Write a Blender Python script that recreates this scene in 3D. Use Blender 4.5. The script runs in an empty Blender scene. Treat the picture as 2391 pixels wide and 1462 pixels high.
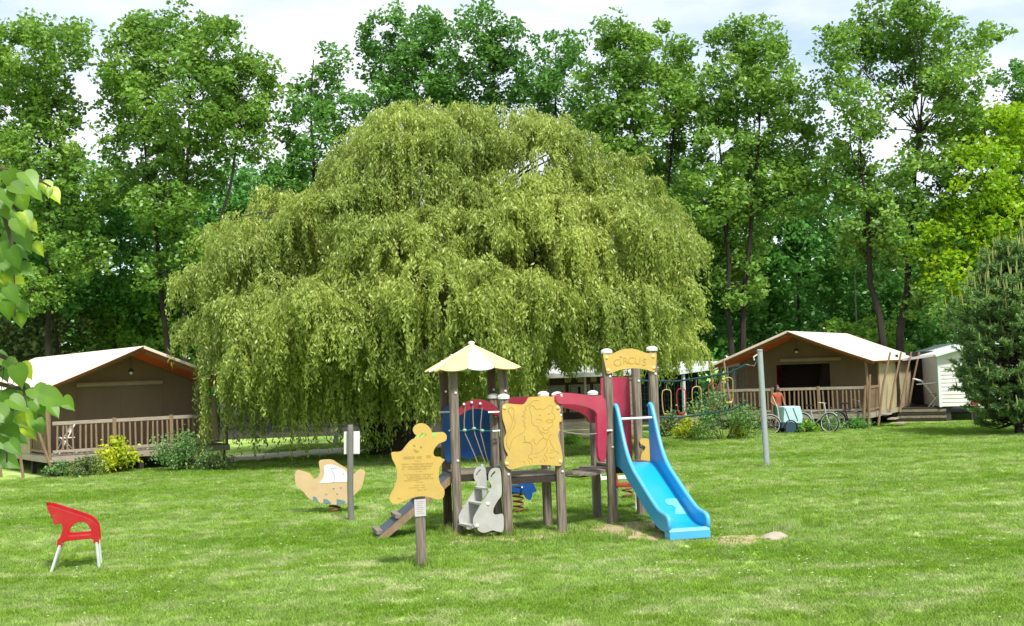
import bpy, bmesh, math, random
import numpy as np
from mathutils import Vector, Matrix
from mathutils.geometry import tessellate_polygon
random.seed(7); RNG = np.random.default_rng(11)
SC = bpy.context.scene
COL = SC.collection

# ------------------------------------------------------------------ camera
FPX, CX, CY, CAMH = 2800.0, 1195.5, 731.0, 2.6
PITCH, ROLL = math.atan(134/2800.0), 0.0349
CR = Matrix.Rotation(math.pi/2+PITCH, 3, 'X') @ Matrix.Rotation(-ROLL, 3, 'Z')
CAM = Vector((0, 0, CAMH))
cd = bpy.data.cameras.new('camera'); cam = bpy.data.objects.new('camera', cd); COL.objects.link(cam)
cd.sensor_fit = 'HORIZONTAL'; cd.sensor_width = 36; cd.lens = 36*FPX/2391.0
cd.clip_start = 0.1; cd.clip_end = 2000
cam.matrix_world = Matrix.Translation(CAM) @ CR.to_4x4()
SC.camera = cam

# ------------------------------------------------------------------ light
SUN_EL, SUN_AZ = math.radians(56), math.radians(154)      # azimuth from +Y clockwise: behind the camera, to the right
sd = Vector((math.sin(SUN_AZ)*math.cos(SUN_EL), math.cos(SUN_AZ)*math.cos(SUN_EL), math.sin(SUN_EL)))
sl = bpy.data.lights.new('sun', 'SUN'); sl.energy = 3.0; sl.angle = math.radians(8.0); sl.color = (1, 0.955, 0.88)
so = bpy.data.objects.new('sun', sl); COL.objects.link(so); so.location = (30, -30, 40)
so.rotation_euler = sd.to_track_quat('Z', 'Y').to_euler()
W = bpy.data.worlds.new('World'); SC.world = W; W.use_nodes = True
nt = W.node_tree; nt.nodes.clear()
sky = nt.nodes.new('ShaderNodeTexSky'); sky.sky_type = 'NISHITA'; sky.sun_disc = False
sky.sun_elevation = SUN_EL; sky.sun_rotation = SUN_AZ; sky.air_density = 1.0; sky.dust_density = 1.2
tc = nt.nodes.new('ShaderNodeTexCoord'); mp = nt.nodes.new('ShaderNodeMapping'); mp.inputs['Scale'].default_value = (1.6, 1.6, 5.0)
nz = nt.nodes.new('ShaderNodeTexNoise'); nz.inputs['Scale'].default_value = 2.2; nz.inputs['Detail'].default_value = 7; nz.inputs['Roughness'].default_value = .55
cr = nt.nodes.new('ShaderNodeValToRGB'); cr.color_ramp.elements[0].position = .34; cr.color_ramp.elements[1].position = .60
cr.color_ramp.elements[0].color = (.25, .25, .25, 1); cr.color_ramp.elements[1].color = (1, 1, 1, 1)
mx = nt.nodes.new('ShaderNodeMixRGB'); mx.inputs[2].default_value = (5.3, 5.55, 5.9, 1)
bg = nt.nodes.new('ShaderNodeBackground'); bg.inputs[1].default_value = 0.10
wo = nt.nodes.new('ShaderNodeOutputWorld')
L = nt.links.new
L(tc.outputs['Generated'], mp.inputs[0]); L(mp.outputs[0], nz.inputs['Vector']); L(nz.outputs['Fac'], cr.inputs[0])
L(cr.outputs[0], mx.inputs[0]); L(sky.outputs[0], mx.inputs[1]); L(mx.outputs[0], bg.inputs[0]); L(bg.outputs[0], wo.inputs[0])
vs = SC.view_settings; vs.view_transform = 'Standard'; vs.look = 'None'; vs.exposure = 1.15; vs.gamma = 1; vs.use_curve_mapping = False
SC.render.engine = 'CYCLES'
SC.cycles.max_bounces = 8; SC.cycles.diffuse_bounces = 4; SC.cycles.transmission_bounces = 5; SC.cycles.transparent_max_bounces = 6
SC.cycles.use_denoising = True

# ------------------------------------------------------------------ pixel helpers (photo pixels, 2391 x 1462)
def ray(px, py):
    v = CR @ Vector((px-CX, -(py-CY), -FPX)); return v/v.y
def at(px, py, Y): return CAM + ray(px, py)*Y
def gnd(px, py, z=0.0):
    r = ray(px, py); return CAM + r*((z-CAMH)/r.z)
def onplane(px, py, P, N):
    r = ray(px, py); return CAM + r*((P-CAM).dot(N)/r.dot(N))
def zc(lst, ox, oy, s): return [(ox+a/s, oy+b/s) for a, b in lst]

# ------------------------------------------------------------------ materials
MATS = {}
def new_mat(name):
    m = bpy.data.materials.new(name); m.use_nodes = True; m.node_tree.nodes.clear(); MATS[name] = m
    n = m.node_tree; o = n.nodes.new('ShaderNodeOutputMaterial'); return m, n, o
ALB = .61
def mat(name, c1, c2=None, rough=.6, scale=6, stretch=(1, 1, 1), bump=0., metal=0., detail=6, spec=.4, sheen=0, contrast=.25, dirt=0.):
    m, n, o = new_mat(name)
    b = n.nodes.new('ShaderNodeBsdfPrincipled'); b.inputs['Roughness'].default_value = rough; b.inputs['Metallic'].default_value = metal
    b.inputs['Specular IOR Level'].default_value = spec
    n.links.new(b.outputs[0], o.inputs[0])
    c2 = c2 or tuple(x*.82 for x in c1)
    if not metal: c1 = tuple(x*ALB for x in c1); c2 = tuple(x*ALB for x in c2)
    t = n.nodes.new('ShaderNodeTexCoord'); mp = n.nodes.new('ShaderNodeMapping'); mp.inputs['Scale'].default_value = stretch
    z = n.nodes.new('ShaderNodeTexNoise'); z.inputs['Scale'].default_value = scale; z.inputs['Detail'].default_value = detail; z.inputs['Roughness'].default_value = .6
    r = n.nodes.new('ShaderNodeValToRGB'); r.color_ramp.elements[0].position = .5-contrast; r.color_ramp.elements[1].position = .5+contrast
    r.color_ramp.elements[0].color = (*c2, 1); r.color_ramp.elements[1].color = (*c1, 1)
    n.links.new(t.outputs['Object'], mp.inputs[0]); n.links.new(mp.outputs[0], z.inputs['Vector']); n.links.new(z.outputs['Fac'], r.inputs[0])
    if dirt:                                                            # blotchy grime and fading
        z2 = n.nodes.new('ShaderNodeTexNoise'); z2.inputs['Scale'].default_value = 2.6; z2.inputs['Detail'].default_value = 9; z2.inputs['Roughness'].default_value = .68
        r2 = n.nodes.new('ShaderNodeValToRGB'); r2.color_ramp.elements[0].position = .46; r2.color_ramp.elements[1].position = .74; r2.color_ramp.elements[1].color = (dirt, dirt, dirt, 1)
        x2 = n.nodes.new('ShaderNodeMixRGB'); x2.inputs[2].default_value = (.20, .17, .12, 1); n.links.new(t.outputs['Object'], z2.inputs['Vector']); n.links.new(z2.outputs['Fac'], r2.inputs[0])
        n.links.new(r2.outputs[0], x2.inputs[0]); n.links.new(r.outputs[0], x2.inputs[1]); n.links.new(x2.outputs[0], b.inputs['Base Color'])
    else: n.links.new(r.outputs[0], b.inputs['Base Color'])
    if bump:
        bp = n.nodes.new('ShaderNodeBump'); bp.inputs['Strength'].default_value = bump; bp.inputs['Distance'].default_value = .01
        n.links.new(z.outputs['Fac'], bp.inputs['Height']); n.links.new(bp.outputs[0], b.inputs['Normal'])
    return m
LEAF = 1.68
def leafmat(name, c1, c2, trans=.35, c3=None, nscale=.35, gloss=.03):
    """green by a random tint per leaf and a slow noise through the crown"""
    m, n, o = new_mat(name); c1, c2, c3 = (tuple(min(.6, x*LEAF) for x in c) if c else None for c in (c1, c2, c3))
    a = n.nodes.new('ShaderNodeAttribute'); a.attribute_name = 'tint'
    g = n.nodes.new('ShaderNodeNewGeometry')
    z = n.nodes.new('ShaderNodeTexNoise'); z.inputs['Scale'].default_value = nscale; z.inputs['Detail'].default_value = 3
    n.links.new(g.outputs['Position'], z.inputs['Vector'])
    ad = n.nodes.new('ShaderNodeMath'); ad.operation = 'MULTIPLY_ADD'; ad.inputs[1].default_value = .62
    ma = n.nodes.new('ShaderNodeMath'); ma.operation = 'MULTIPLY_ADD'; ma.inputs[1].default_value = 1.1; ma.inputs[2].default_value = -.36
    n.links.new(z.outputs['Fac'], ma.inputs[0]); n.links.new(a.outputs['Fac'], ad.inputs[0]); n.links.new(ma.outputs[0], ad.inputs[2])
    r = n.nodes.new('ShaderNodeValToRGB'); r.color_ramp.elements[0].color = (*c2, 1); r.color_ramp.elements[1].color = (*c1, 1)
    r.color_ramp.elements[0].position = .1; r.color_ramp.elements[1].position = .8
    if c3:
        e = r.color_ramp.elements.new(.97); e.color = (*c3, 1)
    n.links.new(ad.outputs[0], r.inputs[0])
    d = n.nodes.new('ShaderNodeBsdfDiffuse'); t = n.nodes.new('ShaderNodeBsdfTranslucent'); gl = n.nodes.new('ShaderNodeBsdfGlossy'); gl.inputs['Roughness'].default_value = .45
    gl.inputs[0].default_value = (.8, .85, .8, 1)
    x = n.nodes.new('ShaderNodeMixShader'); x.inputs[0].default_value = trans
    y = n.nodes.new('ShaderNodeMixShader'); y.inputs[0].default_value = gloss
    hs = n.nodes.new('ShaderNodeHueSaturation'); hs.inputs['Hue'].default_value = .495; hs.inputs['Value'].default_value = 1.35
    n.links.new(r.outputs[0], d.inputs[0]); n.links.new(r.outputs[0], hs.inputs['Color']); n.links.new(hs.outputs[0], t.inputs[0])
    n.links.new(d.outputs[0], x.inputs[1]); n.links.new(t.outputs[0], x.inputs[2])
    n.links.new(x.outputs[0], y.inputs[1]); n.links.new(gl.outputs[0], y.inputs[2]); n.links.new(y.outputs[0], o.inputs[0])
    return m

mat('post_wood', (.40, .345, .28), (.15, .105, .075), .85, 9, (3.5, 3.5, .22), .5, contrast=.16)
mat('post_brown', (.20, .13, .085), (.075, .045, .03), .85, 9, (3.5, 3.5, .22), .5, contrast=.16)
mat('plank_wood', (.40, .355, .29), (.18, .14, .10), .85, 8, (1, 1, 1), .4)
mat('dark_wood', (.07, .052, .038), (.03, .022, .016), .85, 8, (1, 1, 3), .4)
mat('tent_wood', (.44, .31, .19), (.27, .17, .095), .8, 7, (3, 3, .5), .3)
mat('rail_wood', (.62, .54, .43), (.40, .33, .25), .8, 7, (.6, 3, 3), .3)
mat('white_cap', (1.3, 1.3, 1.25), (1.2, 1.2, 1.15), .4, 8, dirt=0.35)
mat('yellow_hdpe', (.87, .60, .16), (.81, .54, .13), .45, 3, bump=.05, dirt=0.28)
mat('faint_line', (.77, .51, .125), None, .6)
mat('yellow_line', (.66, .43, .095), None, .6)
mat('roof_yellow', (1.12, .90, .38), (1.0, .78, .31), .45, 3, dirt=0.3)
mat('roof_white', (1.3, 1.26, 1.24), (1.2, 1.16, 1.15), .45, 3, dirt=0.3)
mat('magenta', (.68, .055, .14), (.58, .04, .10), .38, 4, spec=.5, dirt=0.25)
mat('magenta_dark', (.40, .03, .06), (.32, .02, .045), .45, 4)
mat('blue_panel', (.012, .13, .44), (.01, .10, .36), .4, 4, dirt=0.2)
mat('slide_blue', (.006, .52, 1.0), (.006, .46, .92), .30, 2, spec=.5, dirt=.1)
mat('slide_rim', (.10, .60, .98), (.08, .54, .92), .35, 2, spec=.5, dirt=0.2)
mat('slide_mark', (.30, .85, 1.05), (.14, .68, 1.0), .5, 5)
mat('grey_hdpe', (.70, .71, .67), (.58, .59, .56), .5, 4, dirt=0.45)
mat('slot_dark', (.06, .06, .055), None, .8)
mat('ramp_grey', (.085, .11, .15), (.06, .08, .115), .7, 30, bump=.3, dirt=0.4)
mat('steel', (.62, .64, .64), (.5, .52, .52), .3, 10, metal=.85)
mat('alu', (.70, .73, .72), (.60, .63, .62), .38, 10, metal=.4)
mat('rope', (.40, .36, .30), (.28, .25, .2), .9, 40)
mat('green_knob', (.42, .62, .50), (.25, .5, .38), .5, 6)
mat('rope_green', (.02, .20, .15), None, .8)
mat('net_teal', (.015, .10, .11), (.01, .07, .085), .8)
mat('red_plastic', (.66, .016, .024), (.56, .013, .02), .35, 3, spec=.5, dirt=0.22)
mat('spring', (.34, .135, .06), (.20, .07, .03), .6, 12)
mat('boat_tan', (.90, .66, .37), (.80, .57, .30), .5, 3, dirt=0.3)
mat('boat_yellow', (.92, .70, .30), None, .5, 3)
mat('boat_white', (1.2, 1.2, 1.17), (1.1, 1.1, 1.08), .5, 3, dirt=0.25)
mat('boat_blue', (.20, .38, .42), None, .5, 3)
mat('elephant_blue', (.008, .11, .45), (.006, .085, .36), .4, 4)
def canvas(name, c1, c2, trans, tcol):
    """sun-soaked tent cloth: some light comes through"""
    m = mat(name, c1, c2, .85, 2.2, (1, .35, 1), .15, dirt=.22); n = m.node_tree; b = [x for x in n.nodes if x.type == 'BSDF_PRINCIPLED'][0]; o = [x for x in n.nodes if x.type == 'OUTPUT_MATERIAL'][0]
    t = n.nodes.new('ShaderNodeBsdfTranslucent'); t.inputs[0].default_value = (*tcol, 1); x = n.nodes.new('ShaderNodeMixShader'); x.inputs[0].default_value = trans
    n.links.new(b.outputs[0], x.inputs[1]); n.links.new(t.outputs[0], x.inputs[2]); n.links.new(x.outputs[0], o.inputs[0])
canvas('canvas_top', (1.32, 1.25, 1.10), (1.14, 1.07, .92), .30, (.9, .66, .40))
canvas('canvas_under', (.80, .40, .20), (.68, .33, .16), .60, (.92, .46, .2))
mat('post_grey', (.30, .30, .265), (.20, .20, .175), .7, 8, (4, 4, .5), .3)
mat('canvas_wall', (.40, .305, .20), (.32, .24, .15), .9, 2.2, (1, 1, .4), .1, dirt=0.3)
mat('canvas_side', (.66, .54, .34), (.54, .43, .25), .9, 2.0, (1.5, 1.5, .35), .2, dirt=0.4)
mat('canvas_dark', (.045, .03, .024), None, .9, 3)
mat('beige_bar', (.66, .58, .40), None, .8, 4)
mat('grey_metal', (.34, .385, .39), (.26, .30, .31), .55, 7, (4, 4, .8), metal=.2)
mat('white_siding', (1.0, 1.0, .95), (.88, .88, .84), .6, 3, dirt=0.25)
mat('white_trim', (.92, 1.0, 1.02), (.8, .9, .93), .6, 3)
mat('window_glass', (.012, .014, .016), None, .08, 3, spec=.7)
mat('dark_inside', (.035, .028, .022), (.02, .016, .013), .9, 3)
mat('brown_wall', (.15, .092, .05), (.10, .06, .033), .85, 5)
mat('shutter', (.09, .055, .03), None, .7, 6)
mat('skirt', (.34, .33, .32), (.22, .21, .2), .8, 5)
mat('tyre', (.018, .018, .02), None, .8, 10)
mat('bike_paint', (.03, .035, .05), None, .35, 10, spec=.6)
mat('bike_white', (.55, .58, .56), None, .4, 10)
mat('bike_red', (.22, .04, .025), None, .4, 10)
mat('trailer_cyan', (.68, .95, 1.0), (.55, .82, .9), .7, 6)
mat('trailer_blue', (.03, .09, .13), None, .7, 6)
mat('skin', (.42, .24, .17), (.38, .2, .14), .55, 20)
mat('hair', (.035, .018, .012), (.02, .01, .008), .5, 30, (1, 1, .2))
mat('cloth_orange', (.62, .15, .06), (.52, .11, .045), .85, 10)
mat('cloth_green', (.02, .11, .055), (.015, .085, .04), .85, 10)
mat('red_white', (.45, .06, .06), None, .6)
mat('sand', (.66, .54, .33), (.42, .31, .17), .95, 3.5, bump=.6)
mat('pale_sand', (.58, .52, .42), (.45, .38, .28), .95, 5, bump=.6)
mat('gravel', (.85, .80, .68), (.6, .55, .45), .95, 14, bump=.5)
mat('bark', (.06, .046, .034), (.022, .018, .013), .95, 5, (4, 4, .8), .7)
mat('bark_grey', (.15, .135, .11), (.06, .052, .042), .95, 5, (4, 4, .8), .7)
mat('bark_willow', (.13, .10, .065), (.05, .038, .025), .95, 5, (4, 4, .8), .7)
mat('pale_trunk', (.42, .45, .44), (.25, .28, .27), .7, 5, (3, 3, 1))
leafmat('leaf_alder', (.13, .225, .030), (.048, .115, .017), .4, (.18, .26, .04))
leafmat('leaf_dark', (.085, .19, .03), (.030, .092, .018), .38)
leafmat('leaf_deep', (.085, .215, .036), (.032, .11, .022), .4)
leafmat('leaf_willow', (.235, .278, .058), (.092, .138, .025), .46, (.30, .335, .09), .28)
leafmat('leaf_maple', (.21, .31, .008), (.08, .175, .006), .45, (.29, .365, .012), .5)
leafmat('leaf_fresh', (.17, .30, .032), (.075, .17, .022), .42)
leafmat('leaf_yellow', (.33, .36, .02), (.17, .23, .012), .4, (.40, .38, .05), 1.5)
leafmat('leaf_shrub', (.10, .185, .05), (.04, .09, .026), .3, None, 1.5)
leafmat('leaf_low', (.12, .16, .05), (.05, .08, .026), .3, None, 1.5)
leafmat('needle', (.12, .20, .055), (.04, .085, .026), .25, None, .6)
leafmat('candle', (.23, .25, .08), (.15, .175, .05), .2, None, .9)
leafmat('leaf_lime', (.078, .15, .009), (.03, .082, .007), .42, (.21, .26, .012), 5, .03)

# ------------------------------------------------------------------ mesh builder
INV = {}
def empty(name, loc, rz=0, label=None, cat=None, group=None, kind=None):
    o = bpy.data.objects.new(name, None); COL.objects.link(o); o.empty_display_size = .2
    M = Matrix.Translation(loc) @ Matrix.Rotation(rz, 4, 'Z'); o.matrix_world = M; INV[o] = M.inverted()
    return tag(o, label, cat, group, kind)
def tag(o, label=None, cat=None, group=None, kind=None):
    if label: o['label'] = label
    if cat: o['category'] = cat
    if group: o['group'] = group
    if kind: o['kind'] = kind
    return o
class MB:
    def __init__(s): s.v = []; s.f = []; s.m = []; s.cur = 0
    def add(s, vs, fs):
        b = len(s.v); s.v += [Vector(x) for x in vs]; s.f += [tuple(i+b for i in f) for f in fs]; s.m += [s.cur]*len(fs); return s
    def box(s, c, size, M=None, bev=0):
        x, y, z = (a/2 for a in size); c = Vector(c)
        if bev:
            e = bev; pts = [(-x+e, -y), (x-e, -y), (x, -y+e), (x, y-e), (x-e, y), (-x+e, y), (-x, y-e), (-x, -y+e)]
            vs = [Vector((a, b, h)) for h in (-z, z) for a, b in pts]
            fs = [tuple(range(7, -1, -1)), tuple(range(8, 16))]+[(i, (i+1) % 8, 8+(i+1) % 8, 8+i) for i in range(8)]
        else:
            vs = [Vector((a, b, h)) for h in (-z, z) for a, b in ((-x, -y), (x, -y), (x, y), (-x, y))]
            fs = [(3, 2, 1, 0), (4, 5, 6, 7), (0, 1, 5, 4), (1, 2, 6, 5), (2, 3, 7, 6), (3, 0, 4, 7)]
        if M is not None: vs = [M @ v for v in vs]
        return s.add([v+c for v in vs], fs)
    def beam(s, a, b, w, h, up=Vector((0, 0, 1))):
        a = Vector(a); b = Vector(b); d = (b-a).normalized(); side = d.cross(up)
        if side.length < 1e-4: side = d.cross(Vector((1, 0, 0)))
        side.normalize(); u = side.cross(d).normalized()
        vs = [p+side*(sx*w/2)+u*(sz*h/2) for p in (a, b) for sx, sz in ((-1, -1), (1, -1), (1, 1), (-1, 1))]
        return s.add(vs, [(3, 2, 1, 0), (4, 5, 6, 7), (0, 1, 5, 4), (1, 2, 6, 5), (2, 3, 7, 6), (3, 0, 4, 7)])
    def tube(s, pts, r, n=8, cap=True, closed=False):
        pts = [Vector(p) for p in pts]; k = len(pts)
        rs = r if isinstance(r, (list, tuple)) else [r]*k
        vs = []; ref = None
        for i, p in enumerate(pts):
            d = (pts[(i+1) % k]-pts[i-1]) if closed else (pts[min(i+1, k-1)]-pts[max(i-1, 0)])
            if d.length < 1e-7: d = Vector((0, 0, 1))
            d.normalize()
            if ref is None: ref = d.orthogonal().normalized()
            ref = ref-d*ref.dot(d)
            if ref.length < 1e-5: ref = d.orthogonal()
            ref.normalize(); q = d.cross(ref)
            vs += [p+(ref*math.cos(2*math.pi*j/n)+q*math.sin(2*math.pi*j/n))*rs[i] for j in range(n)]
        fs = [(i*n+j, i*n+(j+1) % n, ((i+1) % k)*n+(j+1) % n, ((i+1) % k)*n+j) for i in range(k if closed else k-1) for j in range(n)]
        if cap and not closed: fs += [tuple(range(n-1, -1, -1)), tuple(range((k-1)*n, k*n))]
        return s.add(vs, fs)
    def lathe(s, prof, c=(0, 0, 0), n=16, M=None):
        c = Vector(c); vs = []
        for r, z in prof:
            for j in range(n):
                v = Vector((r*math.cos(2*math.pi*j/n), r*math.sin(2*math.pi*j/n), z))
                vs.append((M @ v if M is not None else v)+c)
        k = len(prof)
        fs = [(i*n+j, i*n+(j+1) % n, (i+1)*n+(j+1) % n, (i+1)*n+j) for i in range(k-1) for j in range(n)]
        fs += [tuple(range(n-1, -1, -1)), tuple(range((k-1)*n, k*n))]
        return s.add(vs, fs)
    def ball(s, c, r, n=10, sc=(1, 1, 1)):
        c = Vector(c); m = max(5, n//2+1); vs = []
        for i in range(1, m):
            a = math.pi*i/m
            vs += [c+Vector((r*sc[0]*math.sin(a)*math.cos(2*math.pi*j/n), r*sc[1]*math.sin(a)*math.sin(2*math.pi*j/n), r*sc[2]*math.cos(a))) for j in range(n)]
        t = len(vs); vs += [c+Vector((0, 0, r*sc[2])), c-Vector((0, 0, r*sc[2]))]
        fs = [(i*n+j, (i+1)*n+j, (i+1)*n+(j+1) % n, i*n+(j+1) % n) for i in range(m-2) for j in range(n)]
        fs += [(t, j, (j+1) % n) for j in range(n)]+[(t+1, (m-2)*n+(j+1) % n, (m-2)*n+j) for j in range(n)]
        return s.add(vs, fs)
    def poly(s, loops, ext):
        """flat outline (with holes) given as 3D loops, made thick along ext"""
        ext = Vector(ext); loops = [[Vector(p) for p in l] for l in loops]
        flat = [p for l in loops for p in l]; k = len(flat)
        tris = tessellate_polygon(loops)
        vs = flat+[p+ext for p in flat]; fs = []
        for t in tris: fs += [tuple(t), tuple(i+k for i in reversed(t))]
        b = 0
        for l in loops:
            n = len(l); fs += [(b+i, b+(i+1) % n, b+(i+1) % n+k, b+i+k) for i in range(n)]; b += n
        return s.add(vs, fs)
    def build(s, name, m, parent=None, smooth=False, bevel=0, world=True):
        mats = m if isinstance(m, (list, tuple)) else [m]
        Mi = INV.get(parent) if (parent is not None and world) else None
        vs = [Mi @ v for v in s.v] if Mi is not None else s.v
        me = bpy.data.meshes.new(name); me.from_pydata([tuple(v) for v in vs], [], s.f)
        for x in mats: me.materials.append(MATS[x])
        if len(mats) > 1: me.polygons.foreach_set('material_index', s.m)
        bm = bmesh.new(); bm.from_mesh(me); bmesh.ops.recalc_face_normals(bm, faces=bm.faces[:])
        if bevel:
            bmesh.ops.remove_doubles(bm, verts=bm.verts[:], dist=1e-5)
            ed = [e for e in bm.edges if len(e.link_faces) == 2 and e.calc_face_angle(0) > .6]
            bmesh.ops.bevel(bm, geom=ed, offset=bevel, segments=2, affect='EDGES', profile=.6)
        bm.to_mesh(me); bm.free()
        if smooth: me.polygons.foreach_set('use_smooth', [True]*len(me.polygons)); me.set_sharp_from_angle(angle=math.radians(40))
        o = bpy.data.objects.new(name, me); COL.objects.link(o)
        if parent is not None:
            o.parent = parent
            if parent in INV: INV[o] = INV[parent]
        return o
def share(o, parent, M):
    c = o.copy(); COL.objects.link(c); c.parent = parent; c.matrix_local = M
    for k in list(c.keys()):
        if k in ('label',): del c[k]
    return c
def smooth_loop(pts, sub=4, closed=True):
    """Catmull-Rom through 2D points"""
    n = len(pts); out = []
    for i in range(n if closed else n-1):
        g = (lambda j: pts[j % n]) if closed else (lambda j: pts[max(0, min(n-1, j))])
        p0, p1, p2, p3 = g(i-1), g(i), g(i+1), g(i+2)
        for k in range(sub):
            t = k/sub
            out.append(tuple(.5*((2*p1[a])+(-p0[a]+p2[a])*t+(2*p0[a]-5*p1[a]+4*p2[a]-p3[a])*t*t+(-p0[a]+3*p1[a]-3*p2[a]+p3[a])*t**3) for a in range(len(p1))))
    if not closed: out.append(tuple(pts[-1]))
    return out

# ------------------------------------------------------------------ foliage
def raw_mesh(name, V, Fq, material, parent=None, tint=None, nper=4):
    me = bpy.data.meshes.new(name); n = len(V); k = len(Fq)
    me.vertices.add(n); me.vertices.foreach_set('co', np.ascontiguousarray(V, dtype=np.float32).ravel())
    me.loops.add(k*nper); me.loops.foreach_set('vertex_index', np.ascontiguousarray(Fq, dtype=np.int32).ravel())
    me.polygons.add(k); me.polygons.foreach_set('loop_start', np.arange(0, k*nper, nper, dtype=np.int32))
    me.update(calc_edges=True)
    if tint is not None:
        a = me.attributes.new('tint', 'FLOAT', 'POINT'); a.data.foreach_set('value', tint.astype(np.float32))
    me.materials.append(MATS[material])
    o = bpy.data.objects.new(name, me); COL.objects.link(o)
    if parent is not None: o.parent = parent
    return o
def unit(a): return a/np.maximum(np.linalg.norm(a, axis=1, keepdims=True), 1e-9)
def leaf_quads(P, D, size, aspect=.55, up=.35, fold=.18, rng=RNG):
    """P centres, D long axes (unit), size lengths -> rhomb leaves folded on the midrib"""
    n = len(P); S = unit(np.cross(D, unit(rng.normal(size=(n, 3))+np.array([0, 0, up])))) ; N = np.cross(S, D)
    h = (size/2)[:, None]; w = h*aspect
    V = np.empty((n, 4, 3)); V[:, 0] = P-D*h; V[:, 1] = P+S*w+N*w*fold*2-D*h*.1; V[:, 2] = P+D*h; V[:, 3] = P-S*w+N*w*fold*2-D*h*.1
    F = np.arange(n*4).reshape(n, 4); T = np.repeat(rng.random(n), 4)
    return V.reshape(-1, 3), F, T
def crown_points(lobes, dens, clump_r, leaves, rng, shell=.45, flat=.75):
    """lobes: (centre, radius). clumps through the outer part of each lobe, leaves round each clump"""
    P = []; C = []
    for c, r in lobes:
        k = max(4, int(dens*r*r)); d = unit(rng.normal(size=(k, 3))); rad = r*(shell+(1-shell)*rng.random(k)**.6)*rng.uniform(.85, 1.12, k)
        cc = np.array(c)+d*rad[:, None]*np.array([1, 1, .92]); C.append(cc)
        m = rng.poisson(leaves, k); idx = np.repeat(np.arange(k), m); q = rng.normal(size=(len(idx), 3)); q *= np.minimum(1, 1.55/np.maximum(np.linalg.norm(q, axis=1), 1e-6))[:, None]
        cr_ = clump_r*rng.uniform(.6, 1.35, k)
        P.append(cc[idx]+q*cr_[idx][:, None]*np.array([.62, .62, .62*flat]))
    return np.concatenate(P), C
def wob(a, b, n, amp, rng):
    a = np.array(a); b = np.array(b); t = np.linspace(0, 1, n)[:, None]; p = a+(b-a)*t
    p[1:-1] += rng.normal(size=(n-2, 3))*amp; return [Vector(x) for x in p]
def make_tree(name, base, lobes, label, group, leafm='leaf_alder', barkm='bark', tr=.22, dens=9, clump_r=.55, leaves=42, size=.24, seed=1,
              fork=None, cat='tree', limbs=True, shell=.45, aspect=.62, sub=3, minz=.0):
    rng = np.random.default_rng(seed); base = Vector(base)
    root = empty(name, base, 0, label, cat, group)
    P, C = crown_points(lobes, dens, clump_r, leaves, rng, shell)
    P = P[P[:, 2] > minz+.15]
    D = unit(rng.normal(size=P.shape)*np.array([1, 1, .6])+np.array([0, 0, -.25]))
    V, F, T = leaf_quads(P-np.array(base), D, size*rng.uniform(.65, 1.3, len(P)), aspect, .6, .15, rng)
    raw_mesh('crown', V, F, leafm, root, T)
    mb = MB(); zs = sorted(l[0][2] for l in lobes)
    cx = float(np.mean([l[0][0] for l in lobes])); cy = float(np.mean([l[0][1] for l in lobes]))
    ztop = zs[-1]
    stems = fork or [(cx, cy, ztop)]
    f0 = max(base.z+1.2, base.z+(zs[0]-base.z)*.55) if not fork else None
    paths = []
    for k, tip in enumerate(stems):
        pts = wob(base-Vector((0, 0, .1)), tip, 9, .10 if limbs else .05, rng)
        pts = [p+Vector(((k-(len(stems)-1)/2)*.12, 0, 0)) for p in pts]
        rr = [tr*(1-.85*i/8)*(1.25 if i == 0 else 1) for i in range(9)]
        mb.tube(pts, rr, 8); paths.append((pts, rr))
    if limbs:
        for j, (c, r) in enumerate(lobes):
            best = None
            for pts, rr in paths:
                for p, q in zip(pts[2:8], rr[2:8]):
                    dz = c[2]-p.z; d = (Vector(c)-p).length
                    if dz > -.3*r and (best is None or d < best[0]): best = (d, p, q)
            if best is None: best = (0, paths[0][0][3], paths[0][1][3])
            lp = wob(best[1], c, 6, .12*r**.5, rng); q = min(best[2]*.6, .10)
            mb.tube(lp, [q*(1-.7*i/5) for i in range(6)], 6)
            cc = C[j]; pick = rng.choice(len(cc), min(len(cc), int(sub*2)), replace=False)
            for i in pick: mb.tube(wob(lp[3 if rng.random() < .5 else 5], cc[i], 4, .1, rng), [q*.33, q*.25, q*.18, .008], 4, cap=False)
    mb.build('trunk', barkm, root, smooth=True)
    return root
def lobe_px(lst, Y, jitter, rng, sq=1.0):
    out = []
    for x, y, r in lst:
        d = Y+rng.uniform(-jitter, jitter); p = at(x, y, d); out.append(((p.x, p.y, p.z), r*d/FPX*sq))
    return out
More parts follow.
